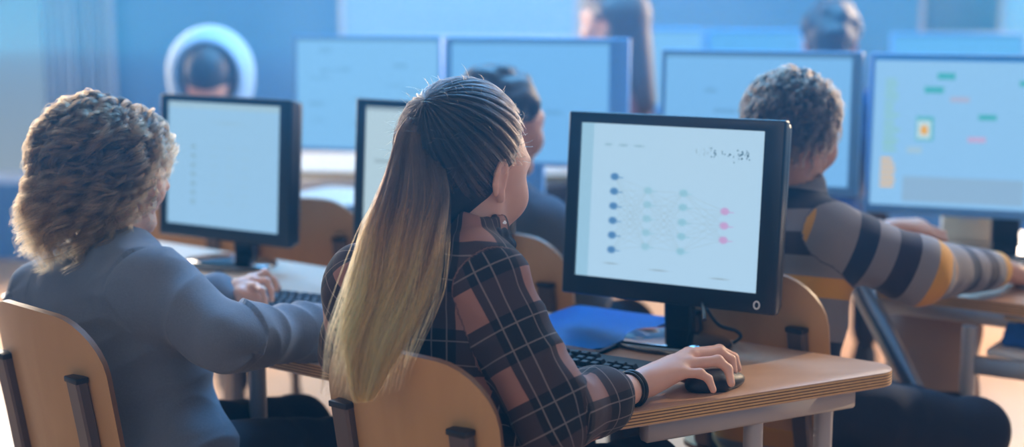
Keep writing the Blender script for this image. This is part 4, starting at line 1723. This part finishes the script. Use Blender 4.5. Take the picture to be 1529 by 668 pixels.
o = link_mesh('body', B.mesh('body'), M['skin_pale']); adopt(o, root)
eyes(L, 1.0, HR, root)
B = Blob(.004)
torso_prims(B, P, N - np.array([0, 0, .01]), SL, SR, .020, 1.05)
B.ell(P + np.array([0, 0, -.03]), (.172, .135, .12), TR, .04)
B.cap(SR, ER, .063, .055, .04); B.cap(ER, ER + (WR - ER) * .80, .053, .045, .03)
B.cap(ER + (WR - ER) * .74, ER + (WR - ER) * .84, .050, .050, .006)
B.cap(SL, EL, .060, .053, .04); B.cap(EL, EL + (WL - EL) * .75, .051, .044, .03)
B.cap(ER + (WR - ER) * .93, WR, .034, .034, .006, True)
B.cap(N, N + np.array([.004, .006, .006]), .066, .060, .012)
B.cap(N + np.array([.004, .006, .02]), L(0, -.018, -.05), .054, .054, .006, True)
La = np.linalg.norm(ER - SR)
segs = [(P - TR[:, 2] * .1, N + TR[:, 2] * .04, .125, 0, -TR[:, 1]), (SR, ER, .062, 0, up), (ER, WR, .058, La, up), (SL, EL, .06, 0, up), (EL, WL, .056, La, up)]
cloth('shirt', B, M['chambray'], root, segs, .017, 9, 15, 8.0, 10)
B = Blob(.0034); cp_ = []
for k in range(15):
    a = math.radians(-150 + 300 * k / 14)
    cp_.append(N + np.array([.004, .006, .006]) + (-f43 * math.cos(a) * .060 + r43 * math.sin(a) * .062) + np.array([0, 0, .012 - .02 * (1 - math.cos(a)) / 2]))
B.chain(cp_, [.008] * 15, .006)
B.chain([p + np.array([0, 0, -.020]) + (p - N) * np.array([.18, .18, 0]) for p in cp_], [.007] * 15, .014)
cloth('collar', B, M['collar_blue'], root)
trousers('trousers', P + np.array([0, 0, -.035]), hips, knees, ankles, M['navy'], root, TR)
for a in ankles:
    adopt(foot_shape(None, a, f43, M['dark_cloth']), root)


def curly(HC, HR, root, nl, ns, matb, mats, R0=(.088, .107, .093), low=-.55, lumps=.026, length=.085, coil=.011, front=.42):
    c0 = np.array([0, -.018, .022])
    B = Blob(.0045)
    B.ell(HC + HR @ c0, np.array(R0) - .004, HR)
    dirs = sphere_dirs(nl * 6); dirs = dirs[hair_region(dirs, front, low - .2)][:nl]
    for d in dirs:
        p = HC + (c0 + d * (np.array(R0) + .008 * rng.random())) @ HR.T
        if d[2] < -.1:
            p = p + np.array([0, 0, -.035 * rng.random()])
        B.ell(p, np.array([1, 1, 1]) * lumps * (.6 + .6 * rng.random()), None, .008)
    # leave the face free
    B.cap(HC + HR @ np.array([0, .115, -.10]), HC + HR @ np.array([0, .110, -.005]), .062, .060, .015, True)
    me = B.mesh('hair')
    a = me.attributes.new('along', 'FLOAT', 'POINT'); a.data.foreach_set('value', np.zeros(len(me.vertices), np.float32))
    P = verts_of(me); Nn = normals_of(me)
    set_verts(me, P + Nn * np.array([noise.noise(Vector(p * 60)) * .006 + noise.noise(Vector(p * 25)) * .006 for p in P])[:, None])
    o = link_mesh('hair', me, matb); adopt(o, root)
    # curls grow in locks
    nlock = ns // 14
    d = sphere_dirs(nlock * 3); d = d[hair_region(d, front, low - .15)][:nlock]
    K = 24; t = np.linspace(0, 1, K)
    R1 = np.array(R0)
    q = d.copy()
    p = c0 + q * (R1 - .006)
    ln = length * (.65 + .7 * rng.random((len(d), 1)))
    swirl = rng.normal(size=(len(d), 1)) * .8
    want = 1.0 + .16 * rng.random((len(d), 1))
    paths = [p.copy()]
    for k in range(K - 1):
        e = (p - c0) / R1
        nn = e / np.linalg.norm(e, axis=1)[:, None]
        down = np.repeat(np.array([[0, -.25, -1.0]]), len(d), 0)
        tang = down - nn * np.sum(down * nn, 1)[:, None] * (nn[:, 2:3] > -.25)
        tang /= np.linalg.norm(tang, axis=1)[:, None] + 1e-6
        sw = np.cross(nn, tang)
        step = tang + sw * swirl * (1 - k / K)
        step /= np.linalg.norm(step, axis=1)[:, None]
        p = p + step * ln * 1.25 / K
        e = (p - c0) / R1
        rad = np.linalg.norm(e, axis=1)[:, None]
        tgt = np.where(rad < want, rad + (want - rad) * .35, rad)
        p = c0 + e / rad * tgt * R1
        paths.append(p.copy())
    path = np.stack(paths, 1)
    tg = np.gradient(path, axis=1); tg /= np.linalg.norm(tg, axis=2)[..., None] + 1e-9
    e1 = np.cross(tg, d[:, None, :]); e1 /= np.linalg.norm(e1, axis=2)[..., None] + 1e-9
    e2 = np.cross(tg, e1)
    cr = coil * (.6 + .7 * rng.random((len(d), 1))) * np.minimum(t * 3, 1)[None]
    tw = 1.5 + 1.6 * rng.random((len(d), 1)); p0 = rng.random((len(d), 1)) * 6.28
    tone0 = rng.normal(size=len(d)) * .32
    out = []; tones = []
    for k in range(14):
        jit = rng.normal(size=(len(d), 1, 3)) * .0022 * (.4 + t)[None, :, None]
        pp = 6.28 * tw * t[None] + p0 + rng.normal(size=(len(d), 1)) * .22
        cur = path + jit + e1 * (np.cos(pp) * cr)[..., None] + e2 * (np.sin(pp) * cr)[..., None]
        out.append(HC + cur @ HR.T); tones.append(tone0)
    out = np.concatenate(out); tones = np.concatenate(tones)
    strands('curls', out, .00042, mats, root, tones)


curly(HC, HR, root, 260, 16000, M['hair_boy_base'], M['hair_boy'], lumps=.012, length=.095, coil=.013)


# ================= child in the striped knit
SR, SL = at(1236, 352, 2.93), at(1118, 352, 3.10)
N = at(1190, 300, 3.02)
r55, f55 = yawvec(58)
P = np.array([.545, 2.905, .59])
HC = at(1188, 196, 3.03)
root = base_empty('person', P, 58, 'short haired child in striped navy, grey and yellow knit leaning on the right desk')
HR = basis(np.array([math.sin(math.radians(50)), math.cos(math.radians(50)), -.22]))
ER, WR = at(1368, 404, 2.95), at(1498, 404, 3.24)
EL, WL = at(1290, 372, 3.32), at(1326, 344, 3.34)
hips = [P + r55 * .075 * s for s in (-1, 1)]
knees = [at(1425, 634, 3.22), at(1455, 645, 2.99)]
ankles = [k + np.array([-.02, .02, -k[2] + .09]) for k in knees]
B = Blob(.004)
L = head_prims(B, HC, HR, .97)
B.cap(L(0, -.020, -.04), N, .044, .047, .02)
TR = torso_prims(B, P, N, SL, SR, -.018)
for S, E_, W_ in ((SR, ER, WR), (SL, EL, WL)):
    B.cap(S, E_, .042, .035, .02); B.cap(E_, W_, .034, .0235, .02)
body_legs(B, hips, knees, ankles)
mc, fi, th = curl_hand(WR, np.array([.9, .25, -.2]), np.array([0, 0, 1.]), -1, .95, .5)
hand_prims(B, WR, mc, fi, th, .95)
mc, fi, th = curl_hand(WL, np.array([.8, .0, .1]), np.array([0, -.5, 1.]), 1, .95, .9)
hand_prims(B, WL, mc, fi, th, .95)
o = link_mesh('body', B.mesh('body'), M['skin']); adopt(o, root)
eyes(L, .97, HR, root)
B = Blob(.0045)
torso_prims(B, P, N - np.array([0, 0, .01]), SL, SR, .012)
B.ell(P + np.array([0, 0, -.03]), (.155, .125, .12), TR, .04)
B.cap(SR, ER, .068, .064, .04); B.cap(ER, ER + (WR - ER) * .85, .062, .042, .03)
B.cap(SL, EL, .057, .052, .04); B.cap(EL, EL + (WL - EL) * .5, .050, .044, .03)
B.cap(N, N + np.array([.004, .006, .02]), .060, .056, .012)
B.cap(N + np.array([.004, .006, .015]), L(0, -.018, -.05), .051, .051, .006, True)
La = np.linalg.norm(ER - SR)
segs = [(N + TR[:, 2] * .02, P - TR[:, 2] * .1, .125, 0, -TR[:, 1]), (SR, ER, .07, -.035, up), (ER, WR, .055, La - .035, up), (SL, EL, .058, -.03, up), (EL, WL, .055, La - .03, up)]
cloth('knit_jumper', B, M['knit'], root, segs, .006, 9, 14, 5.0, 10)
trousers('trousers', P + np.array([0, 0, -.035]), hips, knees, ankles, M['navy'], root, TR)
for a in ankles:
    adopt(foot_shape(None, a, f55, M['dark_cloth']), root)
curly(HC, HR, root, 160, 9000, M['hair_boy_base'], M['hair_wavy'], (.081, .101, .094), -.35, .008, .060, .0035, .36)


# ================= children further back
def sitter(HC, yaw, label, top, hair, skin_m, style, lean=.04, hyaw=None, s=1.0, legs=True):
    r, f = yawvec(yaw)
    hy = yaw if hyaw is None else hyaw
    hfv = np.array([math.sin(math.radians(hy)), math.cos(math.radians(hy)), -.12])
    HR = basis(hfv if style != 'hood' else hfv + np.array([0, 0, -.8]))
    N = HC - f * .02 + np.array([0, 0, -.165])
    SR, SL = N + r * .15 + np.array([0, 0, -.055]), N - r * .15 + np.array([0, 0, -.055])
    P = np.array([N[0], N[1], max(N[2] - .46, .60)]) - f * lean
    root = base_empty('person', P, yaw, label)
    ER, EL = SR + f * .12 + r * .03 - up * .20, SL + f * .12 - r * .03 - up * .20
    WR, WL = SR + f * .34 - r * .02 - up * .22, SL + f * .34 + r * .02 - up * .22
    for W_ in (WR, WL):
        W_[2] = max(W_[2], .80)
    hips = [P + r * .075 * q for q in (-1, 1)]
    knees = [P + r * .11 * q + f * .40 - up * .03 for q in (-1, 1)]
    ankles = [k + f * .02 + np.array([0, 0, -k[2] + .09]) for k in knees]
    B = Blob(.0055)
    L = head_prims(B, HC, HR, s)
    B.cap(L(0, -.020, -.04), N, .045, .048, .02)
    TR = torso_prims(B, P, N, SL, SR, -.018)
    for S, E_, W_, sd in ((SR, ER, WR, -1), (SL, EL, WL, 1)):
        B.cap(S, E_, .042, .036, .02); B.cap(E_, W_, .034, .0245, .02)
        mc, fi, th = curl_hand(W_, f - up * .1, up, -sd * -1 if sd > 0 else -1, .95, .45)
        hand_prims(B, W_, mc, fi, th, .97)
    body_legs(B, hips, knees, ankles)
    o = link_mesh('body', B.mesh('body'), M[skin_m]); adopt(o, root)
    eyes(L, s, HR, root)
    B = Blob(.006)
    torso_prims(B, P, N - up * .01, SL, SR, .010)
    B.ell(P - up * .02, (.15, .12, .12), TR, .04)
    for S, E_, W_ in ((SR, ER, WR), (SL, EL, WL)):
        B.cap(S, E_, .057, .050, .035); B.cap(E_, E_ + (W_ - E_) * .75, .048, .040, .03)
    B.cap(N, N + up * .02, .060, .056, .012)
    B.cap(N + up * .015, L(0, -.018, -.05), .051, .051, .006, True)
    segs = [(P, N, .12, 0, -f), (SR, ER, .06, 0, up), (ER, WR, .055, .3, up), (SL, EL, .06, 0, up), (EL, WL, .055, .3, up)]
    cloth('top', B, M[top], root, segs, .006, 9, 14, float(HC[0] * 7), 10)
    trousers('trousers', P - up * .035, hips, knees, ankles, M['navy'], root, TR, .007)
    for a in ankles:
        adopt(foot_shape(None, a, f, M['dark_cloth']), root)
    # hair
    B = Blob(.004)
    B.ell(L(0, -.016, .030), np.array([.082, .103, .093]) * s, HR)
    if style == 'short':
        B.cap(L(0, -.05, .0), L(0, -.066, -.05), .062 * s, .046 * s, .03)
        for d in sphere_dirs(140):
            if d[2] > -.1 and d[1] < .5:
                B.ell(L(*(np.array([0, -.016, .03]) + d * np.array([.077, .097, .088]))), np.array([.017, .017, .015]) * s, None, .02)
    if style == 'long':
        B.cap(L(0, -.05, .0), L(0, -.065, -.26), .075 * s, .055 * s, .04)
        for q in (-1, 1):
            B.cap(L(q * .06, -.02, .02), L(q * .07, -.03, -.20), .034 * s, .024 * s, .03)
    if style == 'hood':
        B = Blob(.005)
        HH = basis(f); G = lambda *p: HC + HH @ np.array(p)
        B.ell(G(0, -.045, .020), (.150, .135, .160), HH, .02)  # shell added in place of a bright backlit rim of hair
        B.cap(G(0, -.05, -.06), G(0, -.05, -.16), .120, .110, .05)
        # opening seen from the side of the rear row
        B.ell(G(0, .10, .0), (.112, .19, .128), HH, .015, True)
    if style != 'hood':
        B.cap(L(0, .112, -.10), L(0, .104, -.005), .066 * s, .064 * s, .012, True)
        for q in (-1, 1):
            B.ell(L(q * .09, .006, -.030), (.026, .034, .042), HR, .012, True)
    nm = 'hood' if style == 'hood' else 'hair'
    me = B.mesh(nm)
    o = link_mesh(nm, me, M[hair]); adopt(o, root)
    if style == 'hood':
        B = Blob(.004)
        B.ell(L(0, -.010, .030), (.084, .100, .094), HR)
        o = link_mesh('hair', B.mesh('hair'), M['hair_dark']); adopt(o, root)
    return root


sitter(at(750, 184, 3.49), 44, 'dark haired child in grey jersey just behind the head of the ponytailed girl', 'grey_top', 'hair_dark', 'skin', 'short', hyaw=52, s=1.05)
sitter(at(312, 118, 5.0), 178, 'person in a pale hood facing us above the left black framed screen', 'white_hood', 'white_hood', 'skin', 'hood')
sitter(at(914, 30, 5.0), -62, 'long haired person in red brown jersey at the top, between two rear screens', 'red_top', 'hair_brown', 'skin', 'long', s=1.08)
sitter(at(1242, 64, 5.0), 20, 'dark haired person in deep blue jersey above the striped child', 'blue_top', 'hair_dark', 'skin', 'short', s=1.08)
# ------------------------------------------------------------------ light
w = bpy.data.worlds.new('daylight'); SC.world = w
w.use_nodes = True
nt = w.node_tree
bg = nt.nodes['Background']
tc = nt.nodes.new('ShaderNodeTexCoord'); sx = nt.nodes.new('ShaderNodeSeparateXYZ')
nt.links.new(tc.outputs['Generated'], sx.inputs[0])
cr = nt.nodes.new('ShaderNodeValToRGB')
mr = nt.nodes.new('ShaderNodeMapRange')
mr.inputs[1].default_value = -.30; mr.inputs[2].default_value = .5
nt.links.new(sx.outputs[2], mr.inputs[0]); nt.links.new(mr.outputs[0], cr.inputs[0])
e = cr.color_ramp.elements
e[0].position = 0; e[0].color = rgb(214, 214, 212)
e[1].position = 1; e[1].color = rgb(40, 110, 190)
x = cr.color_ramp.elements.new(.36); x.color = rgb(140, 178, 214)
nt.links.new(cr.outputs[0], bg.inputs[0])
bg.inputs[1].default_value = 0.8



bg.inputs[1].default_value = 0.7


def area(name, loc, tgt, size, power, col, size_y=None):
    d = bpy.data.lights.new(name, 'AREA')
    d.energy = power; d.color = col
    d.shape = 'RECTANGLE' if size_y else 'SQUARE'
    d.size = size
    if size_y:
        d.size_y = size_y
    o = bpy.data.objects.new(name, d); COL.objects.link(o)
    o.location = loc
    o.rotation_euler = (Vector(tgt) - Vector(loc)).to_track_quat('-Z', 'Y').to_euler()
    return o


area('window_light_left', (-2.9, 6.4, 1.7), (-.1, 2.4, 1.0), 2.0, 190, (1.0, .97, .92), 1.6)
area('window_light_right', (3.0, 6.2, 1.9), (.1, 2.4, .95), 2.0, 190, (1.0, .93, .84), 1.6)
area('ceiling_light_cool', (.2, 4.6, 2.9), (.2, 4.2, 0), 2.6, 215, (.08, .42, 1.0), 1.4)  # blue lamp added to tint the upper view, no fitting modelled
area('room_light_warm', (-1.6, -.6, 2.3), (-.1, 2.4, .8), 1.8, 13, (1.0, .84, .66), 1.4)  # added fill from behind the camera, warms the near side
sun = bpy.data.lights.new('sun', 'SUN'); sun.energy = 2.6; sun.angle = .02; sun.color = (1, .86, .68)
so_ = bpy.data.objects.new('sun', sun); COL.objects.link(so_)
so_.rotation_euler = Vector((-.72, -.52, -.36)).to_track_quat('-Z', 'Y').to_euler()

bm = bmesh.new(); add_box(bm, (0.5, 3.2, 3.05), (8.4, 9.4, 0.1)); struct('ceiling', bm, M['white_frame'])

# thin bluish volume added for the blue cast in the upper view
hz = bpy.data.materials.new('blue haze'); hz.use_nodes = True
hz.node_tree.nodes.clear()
ho = hz.node_tree.nodes.new('ShaderNodeOutputMaterial'); hv = hz.node_tree.nodes.new('ShaderNodeVolumeScatter')
hv.inputs['Color'].default_value = (.04, .44, 1.0, 1)
hv.inputs['Density'].default_value = .070
hz.node_tree.links.new(hv.outputs[0], ho.inputs['Volume'])
bm = bmesh.new(); add_box(bm, (.4, 3.4, 2.06), (7.6, 8.0, 1.86))
hb = obj('haze', bm, hz, None, False)
tag(hb, 'thin blue haze hanging in the upper half of the room', 'haze', kind='stuff')

SC.view_settings.view_transform = 'Standard'
SC.view_settings.look = 'None'
SC.view_settings.gamma = 1
SC.view_settings.exposure = 0
SC.view_settings.use_curve_mapping = False
SC.cycles.use_denoising = True
SC.cycles.max_bounces = 8
